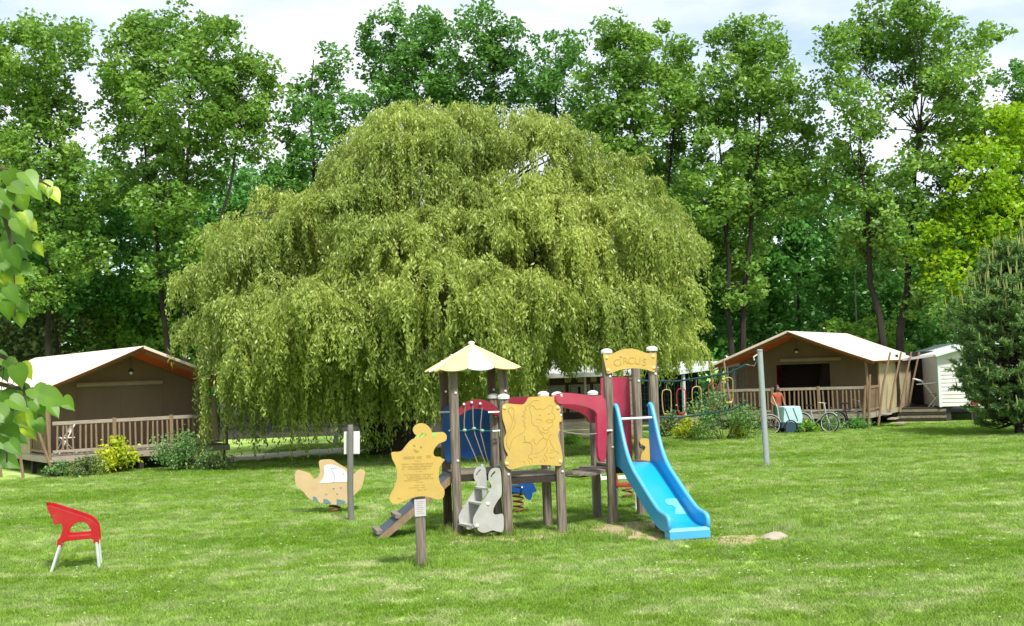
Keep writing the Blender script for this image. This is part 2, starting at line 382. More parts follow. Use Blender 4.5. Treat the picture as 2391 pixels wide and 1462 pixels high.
# ------------------------------------------------------------------ ground
def ground_mat():
    m, n, o = new_mat('lawn_soil')
    b = n.nodes.new('ShaderNodeBsdfPrincipled'); b.inputs['Roughness'].default_value = .95; b.inputs['Specular IOR Level'].default_value = .1
    n.links.new(b.outputs[0], o.inputs[0]); n.links.new(grass_colour(n), b.inputs['Base Color'])
    return m
def grass_colour(n, rnd=None):
    """lawn colour from where it grows: fresh, mid and dry patches, mown streaks"""
    g = n.nodes.new('ShaderNodeNewGeometry')
    def noise(scale, st=(1, 1, 1), det=4):
        mp = n.nodes.new('ShaderNodeMapping'); mp.inputs['Scale'].default_value = st
        z = n.nodes.new('ShaderNodeTexNoise'); z.inputs['Scale'].default_value = scale; z.inputs['Detail'].default_value = det
        n.links.new(g.outputs['Position'], mp.inputs[0]); n.links.new(mp.outputs[0], z.inputs['Vector']); return z.outputs['Fac']
    def ramp(f, a, b, c1, c2):
        r = n.nodes.new('ShaderNodeValToRGB'); r.color_ramp.elements[0].position = a; r.color_ramp.elements[1].position = b
        r.color_ramp.elements[0].color = (*c1, 1); r.color_ramp.elements[1].color = (*c2, 1); n.links.new(f, r.inputs[0]); return r.outputs[0]
    def mix(f, a, b, mode='MIX'):
        x = n.nodes.new('ShaderNodeMixRGB'); x.blend_type = mode
        for i, s in ((0, f), (1, a), (2, b)):
            if isinstance(s, (int, float)): x.inputs[i].default_value = s
            elif isinstance(s, tuple): x.inputs[i].default_value = (*s, 1)
            else: n.links.new(s, x.inputs[i])
        return x.outputs[0]
    c = ramp(noise(.55, (1, 1.6, 1)), .35, .65, GR_A, GR_B)
    c = mix(ramp(noise(1.6, (1, 1.3, 1), 6), .50, .66, (0, 0, 0), (1, 1, 1)), c, GR_C)
    c = mix(ramp(noise(.16, (1, 2.2, 1), 3), .46, .64, (0, 0, 0), (.75, .75, .75)), c, GR_D)
    if rnd is not None:
        r = ramp(rnd, 0, 1, (.66, .70, .6), (1.3, 1.26, 1.35)); c = mix(1.0, c, r, 'MULTIPLY')
    return c
GR_A, GR_B, GR_C, GR_D = (.21, .345, .040), (.295, .425, .115), (.43, .49, .225), (.155, .29, .026)
ground_mat()
def blade_mat():
    m, n, o = new_mat('grass_blade')
    oi = n.nodes.new('ShaderNodeObjectInfo'); c = grass_colour(n, oi.outputs['Random'])
    d = n.nodes.new('ShaderNodeBsdfDiffuse'); t = n.nodes.new('ShaderNodeBsdfTranslucent'); x = n.nodes.new('ShaderNodeMixShader'); x.inputs[0].default_value = .35
    n.links.new(c, d.inputs[0]); n.links.new(c, t.inputs[0]); n.links.new(d.outputs[0], x.inputs[1]); n.links.new(t.outputs[0], x.inputs[2]); n.links.new(x.outputs[0], o.inputs[0])
blade_mat()
mb = MB(); mb.add([(-400, -60, 0), (400, -60, 0), (400, 700, 0), (-400, 700, 0)], [(0, 1, 2, 3)])
tag(mb.build('lawn', 'lawn_soil'), kind='structure', label='wide mown green lawn of the campsite')
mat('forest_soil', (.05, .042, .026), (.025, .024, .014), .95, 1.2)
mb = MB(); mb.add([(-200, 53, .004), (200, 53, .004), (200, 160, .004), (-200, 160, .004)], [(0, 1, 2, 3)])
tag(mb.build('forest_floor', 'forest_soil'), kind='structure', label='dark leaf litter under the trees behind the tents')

def sheet(name, px, material, z, label, rough=.12, dome=0.0):
    P = [gnd(x, y) for x, y in smooth_loop(px, 5)]
    c = sum(P, Vector())/len(P); mb = MB(); n = len(P); vs = []; rg = random.Random(len(px))
    rings = (1.0, .85, .6, .3)
    for i, k in enumerate(rings):
        for p in P:
            q = c+(p-c)*k*(1+rg.uniform(-rough, rough)*(.3 if i else .6)); vs.append((q.x, q.y, z if i == 0 else z+dome*(1-k*k)+rg.uniform(0, .006)))
    vs.append((c.x, c.y, z+dome)); t = len(vs)-1
    fs = [(i*n+j, i*n+(j+1) % n, (i+1)*n+(j+1) % n, (i+1)*n+j) for i in range(len(rings)-1) for j in range(n)]
    fs += [((len(rings)-1)*n+j, (len(rings)-1)*n+(j+1) % n, t) for j in range(n)]
    mb.add(vs, fs); return tag(mb.build(name, material, smooth=True), kind='structure', label=label)
PATCHES = [[(1372, 1238), (1420, 1222), (1500, 1218), (1560, 1226), (1580, 1252), (1530, 1266), (1440, 1256)],
           [(1640, 1262), (1690, 1252), (1760, 1250), (1830, 1252), (1850, 1258), (1790, 1268), (1700, 1276)],
           [(1020, 1252), (1100, 1244), (1220, 1246), (1330, 1240), (1345, 1256), (1180, 1270), (1060, 1270)]]
sheet('bare_ground', PATCHES[0], 'sand', .004, 'worn sandy ground left of the blue slide end', dome=.03)
sheet('bare_ground', PATCHES[1], 'sand', .004, 'worn sandy streak right of the blue slide end', dome=.015)
sheet('bare_ground', PATCHES[2], 'sand', .004, 'trodden ground round the playground posts', dome=.012)
sheet('sand_heap', [(1775, 1257), (1800, 1249), (1822, 1246), (1842, 1254), (1815, 1261), (1785, 1263)], 'pale_sand', .012, 'small pale sand heap on the lawn beside the slide', dome=.06, rough=.3)
mb = MB(); fr = [gnd(x, y, .004) for x, y in ((380, 1090), (520, 1080), (690, 1068), (880, 1056), (1040, 1046), (1300, 1032))]
bk = [gnd(x, y, .004) for x, y in ((380, 1074), (520, 1066), (690, 1053), (880, 1040), (1040, 1032), (1300, 1020))]
mb.add(fr+bk, [(i, i+1, i+7, i+6) for i in range(5)]); tag(mb.build('path', 'gravel'), kind='structure', label='pale gravel path behind the weeping willow')

# ------------------------------------------------------------------ grass (stuff)
def in_poly(x, y, poly):
    c = np.zeros(len(x), bool); n = len(poly)
    for i in range(n):
        (x1, y1), (x2, y2) = poly[i], poly[i-1]
        k = ((y1 > y) != (y2 > y)) & (x < (x2-x1)*(y-y1)/(y2-y1+1e-12)+x1); c ^= k
    return c
def tuft(name, nb, rad, h, seed):
    rg = np.random.default_rng(seed); V = []; F = []
    for i in range(nb):
        a, r = rg.random()*6.283, rad*rg.random()**.5; b = np.array([r*math.cos(a), r*math.sin(a), -.004]); th = rg.random()*6.283
        w = rg.uniform(.003, .0055); s = np.array([math.cos(th), math.sin(th), 0])*w; ln = rg.normal(size=2)*.028; hh = h*rg.uniform(.55, 1.25)
        t = b+np.array([ln[0], ln[1], hh]); m = b+np.array([ln[0]*.35, ln[1]*.35, hh*.6]); k = len(V)
        V += [b-s, b+s, m+s*.8, m-s*.8, t]; F += [(k, k+1, k+2, k+3), (k+3, k+2, k+4)]
    me = bpy.data.meshes.new(name); me.from_pydata([tuple(v) for v in V], [], F); me.materials.append(MATS['grass_blade'])
    return me
def scatter(name, meshes, P, S, Rz, label, category=None):
    """one stuff object: points in a mesh, instanced by geometry nodes"""
    me = bpy.data.meshes.new(name); me.vertices.add(len(P)); me.vertices.foreach_set('co', np.ascontiguousarray(P, np.float32).ravel())
    for nm, arr in (('scl', S), ('rz', Rz)):
        a = me.attributes.new(nm, 'FLOAT', 'POINT'); a.data.foreach_set('value', arr.astype(np.float32))
    ob = bpy.data.objects.new(name, me); COL.objects.link(ob)
    g = bpy.data.node_groups.new(name+'_nodes', 'GeometryNodeTree')
    g.interface.new_socket('Geometry', in_out='INPUT', socket_type='NodeSocketGeometry'); g.interface.new_socket('Geometry', in_out='OUTPUT', socket_type='NodeSocketGeometry')
    gi = g.nodes.new('NodeGroupInput'); go = g.nodes.new('NodeGroupOutput'); ip = g.nodes.new('GeometryNodeInstanceOnPoints')
    jt = g.nodes.new('GeometryNodeGeometryToInstance'); g.links.new(gi.outputs[0], ip.inputs['Points'])
    for m in reversed(meshes):
        src = bpy.data.objects.new(name+'_tuft', m); oi = g.nodes.new('GeometryNodeObjectInfo'); oi.inputs['Object'].default_value = src; oi.inputs['As Instance'].default_value = False
        g.links.new(oi.outputs['Geometry'], jt.inputs[0])
    g.links.new(jt.outputs[0], ip.inputs['Instance']); ip.inputs['Pick Instance'].default_value = True
    def attr(nm):
        a = g.nodes.new('GeometryNodeInputNamedAttribute'); a.data_type = 'FLOAT'; a.inputs['Name'].default_value = nm; return a.outputs[0]
    cv = g.nodes.new('ShaderNodeCombineXYZ'); g.links.new(attr('rz'), cv.inputs[2]); er = g.nodes.new('FunctionNodeEulerToRotation'); g.links.new(cv.outputs[0], er.inputs[0])
    g.links.new(er.outputs[0], ip.inputs['Rotation']); g.links.new(attr('scl'), ip.inputs['Scale'])
    rv = g.nodes.new('FunctionNodeRandomValue'); rv.data_type = 'INT'; rv.inputs['Min'].default_value = 0 if False else 0
    for s in rv.inputs:
        if s.name == 'Max' and s.type == 'INT': s.default_value = len(meshes)-1
        if s.name == 'Min' and s.type == 'INT': s.default_value = 0
    g.links.new([s for s in rv.outputs if s.type == 'INT'][0], ip.inputs['Instance Index'])
    g.links.new(ip.outputs[0], go.inputs[0])
    md = ob.modifiers.new('scatter', 'NODES'); md.node_group = g
    return tag(ob, label, category, None, 'stuff')
NG = 100000; rg = np.random.default_rng(5); u = rg.random(NG); y0, y1 = 10.2, 46.5
gy = (y0**.4+u*(y1**.4-y0**.4))**2.5; gx = (rg.random(NG)*2-1)*(.5*gy+1.5)
keep = np.ones(NG, bool)
for k, pp in enumerate(PATCHES):
    w = [gnd(*p) for p in pp]; ins = in_poly(gx, gy, [(a.x, a.y) for a in w]); keep &= ~(ins & (rg.random(NG) < (.78, .8, .4)[k]))
dn = in_poly(gx, gy, [(a.x, a.y) for a in fr]+[(a.x, a.y) for a in bk[::-1]]); keep &= ~dn
keep &= ~((gy > 34.6+(gx+13.2)*.72) & (gx < -8.9))
gx, gy = gx[keep], gy[keep]; P = np.stack([gx, gy, np.zeros(len(gx))], 1)
scl = rg.uniform(.7, 1.25, len(gx))*np.clip(.75+.02*gy, 1, 1.6)
scatter('grass', [tuft('grass_tuft', 28, .075, .046, s) for s in range(5)], P, scl, rg.random(len(gx))*6.283, 'short mown grass blades covering the lawn', 'grass')
# longer tufts in the worn places
mb_p = []
for cx_, cy_, k, sp in ((1860, 1238, 26, .28), (1775, 1252, 8, .2), (1560, 1250, 10, .2), (1440, 1262, 10, .18), (1500, 1248, 8, .25), (1040, 1250, 16, .3), (985, 1330, 10, .12), (1190, 1256, 8, .15), (1790, 1094, 8, .15), (1000, 1255, 8, .3), (1345, 1262, 8, .3)):
    c = gnd(cx_, cy_)
    for i in range(k): mb_p.append((c.x+rg.normal()*sp, c.y+rg.normal()*sp, 0))
mb_p = np.array(mb_p)
scatter('long_grass', [tuft('long_tuft', 24, .07, .15, 20+s) for s in range(3)], mb_p, rg.uniform(.6, 1.25, len(mb_p)), rg.random(len(mb_p))*6.283, 'longer uncut grass tufts round posts and worn ground', 'grass')
mat('daisy', (.72, .74, .55), None, .8)
def daisy():
    me = bpy.data.meshes.new('daisy'); V = [(math.cos(a*math.pi/4)*.011*(1 if a % 2 else .8), math.sin(a*math.pi/4)*.011, .062) for a in range(8)]+[(0, 0, .066)]
    V += [(-.001, 0, 0), (.001, 0, 0), (0, 0, .062)]
    me.from_pydata(V, [], [(i, (i+1) % 8, 8) for i in range(8)]+[(9, 10, 11)]); me.materials.append(MATS['daisy']); return me
ND = 560; u = rg.random(ND); dy = (10.5**.6+u*(40**.6-10.5**.6))**(1/.6); dx = (rg.random(ND)*2-1)*(.48*dy)
cl = np.array([gnd(x, y)[:2] for x, y in ((540, 1180), (120, 1220), (500, 1300), (1880, 1080), (2300, 1300), (2050, 1350), (1700, 1330), (700, 1400), (300, 1390), (2150, 1120), (2000, 1180))])
kk = rg.integers(0, len(cl), ND//2); dx[:ND//2] = cl[kk, 0]+rg.normal(size=ND//2)*.9; dy[:ND//2] = cl[kk, 1]+rg.normal(size=ND//2)*.8
scatter('daisies', [daisy()], np.stack([dx, dy, np.zeros(ND)], 1), rg.uniform(.8, 1.7, ND), rg.random(ND)*6, 'tiny white daisies scattered over the lawn', 'daisy')

# ------------------------------------------------------------------ trees of the wood behind
G1 = 'tall trees of the wood behind the campsite'
def alder(px, lobes, Y, label, seed, fork=None, **kw):
    rng = np.random.default_rng(seed); b = at(px, 1000, Y); b.z = 0
    fk = [tuple(at(x, y, Y)) for x, y in fork] if fork else None
    lobes = list(lobes)+[(px+rng.uniform(-85, 85), yy+rng.uniform(-30, 30), rng.uniform(48, 78)) for yy in (450, 520, 590, 660)]
    kw = {**dict(dens=15, clump_r=.50, leaves=50, size=.23, tr=.17, sub=6), **kw}
    return make_tree('tall_tree', b, lobe_px(lobes, Y, 1.6, rng), label, G1, seed=seed, fork=fk, **kw)
alder(120, [(60, 130, 100), (130, 110, 80), (30, 260, 120), (120, 250, 80), (90, 370, 100), (10, 420, 110), (170, 80, 35)], 54, 'tall tree at the far left edge with slim trunk', 101, dens=16)
alder(425, [(400, 100, 105), (500, 120, 105), (320, 140, 100), (580, 220, 90), (310, 260, 85), (420, 240, 140), (560, 300, 90), (330, 370, 95), (460, 380, 80), (275, 170, 50), (600, 160, 50), (390, 480, 80)], 55, 'big round-headed tree above the left tent', 102, fork=[(330, 200), (440, 120), (560, 220)], dens=16)
alder(745, [(770, 140, 45), (740, 220, 65), (800, 260, 65), (715, 300, 75), (740, 380, 80), (660, 420, 60)], 57, 'slim pointed tree left of the willow top', 103, leafm='leaf_dark', dens=13)
alder(985, [(950, 90, 85), (900, 150, 70), (1000, 130, 75), (980, 210, 95), (910, 230, 60), (1040, 60, 45), (1050, 200, 60), (880, 70, 40)], 58, 'dark tall tree straight above the willow top', 104, leafm='leaf_dark')
alder(1160, [(1130, 60, 60), (1190, 110, 65), (1120, 150, 60), (1190, 200, 70), (1110, 240, 60)], 59, 'narrow dark tree right of the willow top', 105, leafm='leaf_dark')
alder(1300, [(1300, 130, 60), (1340, 110, 45), (1260, 180, 65), (1330, 200, 70), (1290, 270, 70), (1370, 280, 60)], 60, 'thin see-through tree behind the willow right shoulder', 106, dens=11, leafm='leaf_dark')
alder(1500, [(1420, 80, 50), (1460, 130, 75), (1530, 120, 75), (1590, 160, 70), (1430, 220, 95), (1540, 230, 95), (1480, 310, 90), (1600, 280, 80), (1420, 320, 70), (1530, 390, 80)], 56, 'broad bright tree beside the willow right shoulder', 107, fork=[(1440, 200), (1580, 200)])
alder(1715, [(1700, 100, 60), (1760, 90, 60), (1800, 160, 75), (1730, 190, 85), (1660, 230, 70), (1850, 230, 65), (1760, 290, 95), (1850, 330, 80), (1670, 360, 80), (1760, 420, 95), (1640, 470, 85), (1700, 540, 95), (1850, 450, 70)], 55, 'large leafy tree rising behind the right tent left side', 108, fork=[(1680, 250), (1780, 180)])
alder(2085, [(2060, 50, 75), (2130, 40, 65), (2170, 110, 85), (1990, 110, 70), (2080, 140, 85), (2230, 190, 80), (1950, 190, 55), (2290, 90, 45), (2170, 240, 90), (2010, 240, 60), (2250, 290, 70), (2180, 340, 70), (1990, 370, 50), (2130, 20, 45), (1960, 100, 45), (2320, 80, 30), (1960, 420, 65), (2110, 480, 65), (2190, 430, 70), (2240, 390, 70), (2020, 520, 75), (2130, 570, 75), (1990, 300, 50), (2050, 290, 34), (2095, 385, 42), (2060, 430, 50)], 53, 'tallest tree with forked trunk above the right tent', 109, fork=[(2010, 330), (2150, 210)], tr=.22, dens=13)
alder(2370, [(2375, 190, 55), (2400, 260, 80), (2340, 300, 40), (2420, 350, 90)], 60, 'dark tree top at the right edge above the lime-green tree', 110, leafm='leaf_dark')
# lower, shadier trees between and under them
G2 = 'shady understorey trees of the wood'
und = [(150, [(60, 520, 105), (180, 470, 105), (110, 620, 100)], 'shady understorey tree left of the first tall trunk'),
       (255, [(290, 520, 85), (230, 620, 95), (330, 640, 95)], 'shady understorey tree above the left tent ridge'),
       (470, [(450, 560, 90), (520, 480, 80), (400, 660, 80), (480, 660, 85)], 'shady understorey tree left of the willow shoulder'),
       (640, [(620, 480, 75), (690, 450, 70), (570, 440, 65), (700, 540, 80)], 'rounded understorey tree peeping over the willow left shoulder'),
       (60, [(40, 700, 100), (130, 760, 90), (20, 800, 80)], 'dull green bush-like tree behind the left tent roof'),
       (310, [(300, 740, 75), (370, 790, 75), (240, 780, 65)], 'light green sapling between trunks behind the left tent'),
       (440, [(430, 760, 75), (380, 700, 50)], 'small bushy tree at the right end of the left tent roof'),
       (1580, [(1560, 480, 80), (1500, 420, 60), (1640, 460, 70), (1620, 580, 85), (1560, 600, 70), (1650, 660, 80)], 'understorey tree touching the willow right side'),
       (1720, [(1720, 640, 90), (1790, 560, 80), (1680, 740, 80)], 'understorey tree above the right tent left eave'),
       (1870, [(1850, 520, 90), (1930, 450, 85), (1790, 430, 70), (1860, 640, 90), (1940, 580, 80)], 'leafy understorey tree above the right tent ridge'),
       (2030, [(2000, 650, 80), (2060, 570, 70), (1960, 720, 75), (2060, 720, 70)], 'understorey tree under the forked trunk'),
       (2180, [(2140, 640, 90), (2200, 740, 90), (2120, 760, 70), (2200, 600, 70)], 'dark understorey tree left of the lime-green tree'),
       (1800, [(1790, 770, 70), (1740, 720, 60)], 'low dark tree just over the right tent ridge')]
for i, (px, lb, lab) in enumerate(und):
    rng = np.random.default_rng(200+i); Y = 61+(i*37 % 7); b = at(px, 1000, Y); b.z = 0
    make_tree('understorey_tree', b, lobe_px(lb, Y, 1.5, rng, 1.3), lab, G2, 'leaf_low' if i == 4 else ('leaf_fresh' if i == 5 else 'leaf_deep'), 'bark', .13, 10, .6, 44, .28, 200+i, limbs=True, sub=1)
# the far wood that closes the view: one mass
rng = np.random.default_rng(77); N = 62000
fx = rng.uniform(-60, 60, N); fy = rng.uniform(74, 90, N); hz = 9.5+2.0*np.sin(fx*.23)+1.5*np.sin(fx*.61+1)+rng.normal(size=N)*.6
fz = hz*rng.random(N)**.75; P = np.stack([fx, fy, fz+.3], 1); P += np.sin(P[:, ::-1]*1.9)*.6
P[:, 2] = np.maximum(P[:, 2], .2)
V, F, T = leaf_quads(P, unit(rng.normal(size=P.shape)), rng.uniform(.45, .85, N), .7, .6, .15, rng)
tag(raw_mesh('distant_wood', V, F, 'leaf_deep', None, T), 'dense dark green undergrowth far behind the tree trunks', 'wood', None, 'stuff')

# ------------------------------------------------------------------ weeping willow
def willow():
    rng = np.random.default_rng(31); D0, RD = 39.0, 6.2
    prof = [(440, 640), (456, 560), (480, 528), (520, 520), (585, 532), (605, 480), (635, 440), (665, 455), (705, 470), (745, 440), (772, 400), (792, 335), (860, 290), (900, 262), (960, 245), (1020, 262), (1080, 252), (1180, 262), (1300, 282), (1370, 325), (1430, 372), (1500, 385), (1545, 450), (1588, 540), (1600, 660), (1640, 740), (1655, 800)]
    px_, py_ = np.array(prof).T
    b = at(905, 1000, D0); b.z = 0
    root = empty('weeping_willow', b, 0, 'large yellow-green weeping willow with hanging branches in the centre', 'tree')
    tips = []; raw = []
    def clump(x, y, Y, R, Ln, ns, limb=True): tips.append((x, y, Y, R, Ln, ns, limb))
    def front(x, t): return max(0, 1-((x-1050)/640)**2)**.5*min(1, .25+1.25*t)
    for x in np.arange(492, 1610, 34):                                   # rim of the silhouette
        yt = np.interp(x, px_, py_); R = rng.uniform(.4, .8)
        clump(x+rng.uniform(-8, 8), yt+R*.62*72+rng.uniform(-14, 34), D0+rng.uniform(-2.0, 1.2), R, rng.uniform(.6, 1.5), 12)
    for k in range(22):                                                  # wisps that break the outline
        x = rng.uniform(470, 1600); yt = np.interp(x, px_, py_); clump(x, yt+rng.uniform(-16, 8), D0+rng.uniform(-1.5, .8), rng.uniform(.18, .34), rng.uniform(.5, 1.2), 5)
    MOUNDS = [(960, 345, 1.7), (862, 400, 1.3), (1105, 345, 1.7), (1265, 380, 1.7), (1390, 450, 1.5), (1000, 460, 1.7), (690, 572, 1.1), (575, 600, 1.1), (800, 540, 1.7), (930, 600, 1.8), (1100, 545, 1.9), (1260, 550, 1.8), (1430, 570, 1.7), (1520, 600, 1.1), (630, 705, 1.5), (520, 650, .8), (770, 720, 1.8), (900, 760, 1.5), (1060, 700, 1.8), (1220, 720, 1.8), (1380, 720, 1.8), (1500, 745, 1.3), (545, 800, 1.0), (670, 840, 1.4), (1130, 830, 1.3), (1300, 770, 1.0), (1480, 810, 1.2), (1575, 800, .8), (960, 880, 1.1), (900, 470, 1.2), (1180, 450, 1.5), (1330, 480, 1.2), (1460, 480, .9)]
    for mx_, my_, Rm in [(a+rng.uniform(-28, 28), c+rng.uniform(-30, 30)*(c > 420), r) for a, c, r in MOUNDS]:                                          # boughs that stand out from the crown, dark gaps between
        yt = np.interp(mx_, px_, py_); t = min(1, max(0, (my_-yt)/(900-yt))); dep = D0-(RD-1.2)*front(mx_, t)+rng.uniform(-.9, .7); mc = at(mx_, my_, dep); n = int(7.5*Rm*Rm)+4
        for k in range(n):
            u = unit(rng.normal(size=(1, 3)))[0]; u[1] = -abs(u[1]); u[2] = abs(u[2])*1.1-.35; u /= np.linalg.norm(u)
            q = np.array(mc)+u*Rm*np.array([1, .9, .72])*rng.uniform(.75, 1.0); r_ = q-np.array(CAM)
            cl_ = ((q[0], q[1], q[2]), rng.uniform(.26, .50), rng.uniform(.55, 1.5)*(1.35 if u[2] < .1 else 1), 7); raw.append(cl_)
    for x in np.concatenate([np.arange(505, 980, 21), np.arange(980, 1590, 34)]):   # long curtains at the bottom
        dep = D0-RD*max(0, 1-((x-1040)/660)**2)**.5*rng.uniform(.5, .95)
        y = rng.uniform(690, 850) if x < 980 else rng.uniform(700, 790)
        p = at(x, y, dep); low = (1080 if x < 950 else 838 if 1265 < x < 1440 else 905 if x > 1200 else 960)+rng.uniform(-50, 8); q = at(x, low, dep)
        clump(x, y, dep, rng.uniform(.35, .6), max(.8, p.z-max(q.z, .25)), 11 if x < 950 else 8, rng.random() < .3)
    for x, y, R, Ln in ((435, 760, .35, .8), (470, 700, .4, 1.0), (505, 780, .4, 1.0), (1625, 760, .3, .6), (1600, 830, .4, .6)): clump(x, y, D0-1.6, R, Ln, 9)
    for k in range(70):                                                  # back side
        x = rng.uniform(540, 1540); yt = np.interp(x, px_, py_); y = rng.uniform(yt+90, 820)
        clump(x, y, D0+RD*.6*rng.uniform(.4, 1), rng.uniform(.9, 1.3), rng.uniform(1.5, 3), 12)
    PP = []; DD = []; SS = []; br = MB()
    hub = [Vector((b.x+dx, b.y+dy, z)) for dx, dy, z in ((-2.0, -.6, 4.6), (1.0, -.8, 5.6), (3.4, -.4, 5.0), (.2, 1.2, 6.8), (2.2, .8, 7.2), (-.8, 0, 7.4))]
    for p, r0 in zip(hub, (.20, .22, .2, .2, .16, .16)):
        br.tube(wob(b-Vector((0, 0, .1)), p, 7, .12, rng), [.42, .36, .32, .28, .24, r0, r0*.7], 9)
    allc = [(at(x, y, Y), R, Ln, nr, limb) for (x, y, Y, R, Ln, nr, limb) in tips]+[(Vector(c), R, Ln, nr, i % 3 == 0) for i, (c, R, Ln, nr) in enumerate(raw)]
    for (c, R, Ln, nr, limb) in allc:
        if limb:
            h = min(hub, key=lambda q: (q-c).length); mid = h.lerp(c, .55)+Vector((0, 0, .5+.06*(h-c).length))
            P3 = [h.lerp(mid, t).lerp(mid.lerp(c, t), t) for t in (0, .2, .4, .6, .8, 1)]; br.tube(P3, [.06, .05, .04, .032, .024, .012], 5, cap=False)
        for r in range(nr):                                              # tassels: a few shoots hanging close together
            a = rng.random()*6.283; rho = R*rng.random()**.5; tl = Ln*rng.uniform(.35, 1.15); st = np.array(c)+np.array([rho*math.cos(a), rho*math.sin(a), R*.62*(1-(rho/R)**2)])
            out0 = np.array([math.cos(a), math.sin(a), 0])
            for i in range(5):
                s0 = st+rng.normal(size=3)*np.array([.07, .07, .05]); ln = tl*rng.uniform(.6, 1.1); m = max(7, int(ln/.055)); t = (np.arange(m)+rng.random(m)*.6)/m
                s = t*ln; ox = (.22+.25*rho)*(1-np.exp(-s*3.0)); p = s0+out0*ox[:, None]+np.array([0, 0, -1])*(s-.20*(1-np.exp(-s*2.4)))[:, None]
                p = p+np.stack([.05*np.sin(s*2+r), .05*np.cos(s*1.7+r*2), 0*s], 1)+rng.normal(size=(m, 3))*.04
                d = out0*(np.exp(-s*3.0))[:, None]*.9+np.array([0, 0, -1])+rng.normal(size=(m, 3))*.5
                PP.append(p); DD.append(d); SS.append(rng.uniform(.10, .18, m))
    # leaves deeper inside the crown
    n = 42000; u = unit(rng.normal(size=(n, 3))); u[:, 2] = np.abs(u[:, 2]); rad = rng.uniform(.55, .86, n)[:, None]
    cc = np.array([at(1040, 1000, D0).x, D0, 1.2]); P = cc+u*rad*np.array([6.9, 5.0, 8.4]); PP.append(P); DD.append(rng.normal(size=(n, 3))*.5+np.array([0, 0, -1])); SS.append(rng.uniform(.16, .28, n))
    P = np.concatenate(PP); D = unit(np.concatenate(DD)); S = np.concatenate(SS); k = P[:, 2] > np.where(P[:, 0] > 3.3, 2.15+.3*np.sin(P[:, 0]*4), np.where(P[:, 0] > 1.0, 2.75+.2*np.sin(P[:, 0]*6), .3))-rng.random(len(P))*.35; P, D, S = P[k], D[k], S[k]
    V, F, T = leaf_quads(P-np.array(b), D, S, .33, .2, .12, rng)
    raw_mesh('hanging_foliage', V, F, 'leaf_willow', root, T); br.build('trunk', 'bark_willow', root, smooth=True)
    print('willow leaves', len(P), len(allc))
willow()

# ------------------------------------------------------------------ lime-green tree and pine on the right, birch-like pale trunks
rng = np.random.default_rng(41); b = at(2440, 1000, 53); b.z = 0
make_tree('maple_tree', b, lobe_px([(2330, 310, 85), (2395, 300, 90), (2290, 400, 80), (2380, 420, 100), (2220, 520, 75), (2180, 580, 60), (2280, 520, 80), (2360, 540, 95), (2200, 640, 60), (2300, 620, 75), (2380, 640, 90), (2330, 470, 70), (2420, 520, 90), (2260, 690, 60)], 52, 1.5, rng), 'bright lime-green leafy tree at the right edge', None, 'leaf_maple', 'bark', .26, 15, .45, 56, .22, 41, shell=.5)
def pine():
    rng = np.random.default_rng(52); Y = 38.5; b = at(2380, 1010, Y); b.z = 0
    root = empty('pine_tree', b, 0, 'dark pine with pale upright shoots at the right edge', 'tree')
    P = []; D = []; S = []; cb = MB(); tr = MB(); H = 5.9
    tr.tube(wob(b, b+Vector((.1, 0, H)), 8, .05, rng), [.15, .13, .115, .1, .08, .06, .04, .02], 8)
    for i in range(280):
        t = rng.random()**1.05; z = .2+t*(H-.4); L_ = (1.5+.55*math.sin(math.pi*min(1, t*1.05)))*(1 if t < .7 else 1-.8*(t-.7)/.3)*rng.uniform(.6, 1.05); a = rng.random()*6.283
        s = b+Vector((0, 0, z)); e = s+Vector((math.cos(a)*L_, math.sin(a)*L_, .05*L_+rng.uniform(-.25, .75)))
        mid = s.lerp(e, .55)-Vector((0, 0, .12*L_)); pts = [s, s.lerp(mid, .6), mid, mid.lerp(e, .5), e]
        tr.tube(pts, [.03, .026, .02, .014, .008], 5, cap=False)
        for j in range(8):
            q = s.lerp(mid, .6).lerp(e, rng.random()**.7); d = Vector((math.cos(a)+rng.normal()*.6, math.sin(a)+rng.normal()*.6, .55+rng.normal()*.25)).normalized(); ll = rng.uniform(.22, .42)
            tip = q+d*ll; tr.tube([q, tip], [.008, .006], 4, cap=False)
            m = 58; tt = rng.random(m); pp = np.array(q)+np.array(d)*ll*tt[:, None]; nd = unit(rng.normal(size=(m, 3))+np.array(d)*.9)
            P.append(pp+nd*.05); D.append(nd); S.append(rng.uniform(.11, .18, m))
            if j < 1 or (t > .6 and j < 2):
                for _ in range(2 if rng.random() < .6 else 3):
                    cdn = rng.uniform(.16, .38)*(1.3 if t > .55 else .9); o = Vector((rng.normal()*.035, rng.normal()*.035, 0)); cb.tube([tip, tip+o*.6+Vector((0, 0, cdn*.6)), tip+o+Vector((0, 0, cdn))], [.016, .015, .006], 5)
    P = np.concatenate(P); D = np.concatenate(D); S = np.concatenate(S)
    V, F, T = leaf_quads(P-np.array(b), D, S, .20, .2, .0, rng); raw_mesh('needles', V, F, 'needle', root, T)
    o = cb.build('shoots', 'candle', root); a = o.data.attributes.new('tint', 'FLOAT', 'POINT'); a.data.foreach_set('value', rng.random(len(o.data.vertices)).astype(np.float32)); o['kind'] = 'stuff'
    tr.build('trunk', 'bark', root, smooth=True)
pine()
for px, y0_, y1_, Y, r, lab in ((783, 770, 1000, 46, .085, 'slim pale trunk seen through the hanging willow branches'), (1996, 640, 900, 58, .06, 'slim pale trunk in the wood right of the right tent ridge')):
    b = at(px, 1000, Y); b.z = 0; tp = at(px-8, y0_, Y); rng = np.random.default_rng(px)
    make_tree('pale_trunk_tree', b, [((tp.x, tp.y, tp.z+1.4), 1.2), ((tp.x+.6, tp.y, tp.z+2.2), .9)], lab, None, 'leaf_deep', 'pale_trunk', r, 9, .5, 30, .25, px, limbs=True)

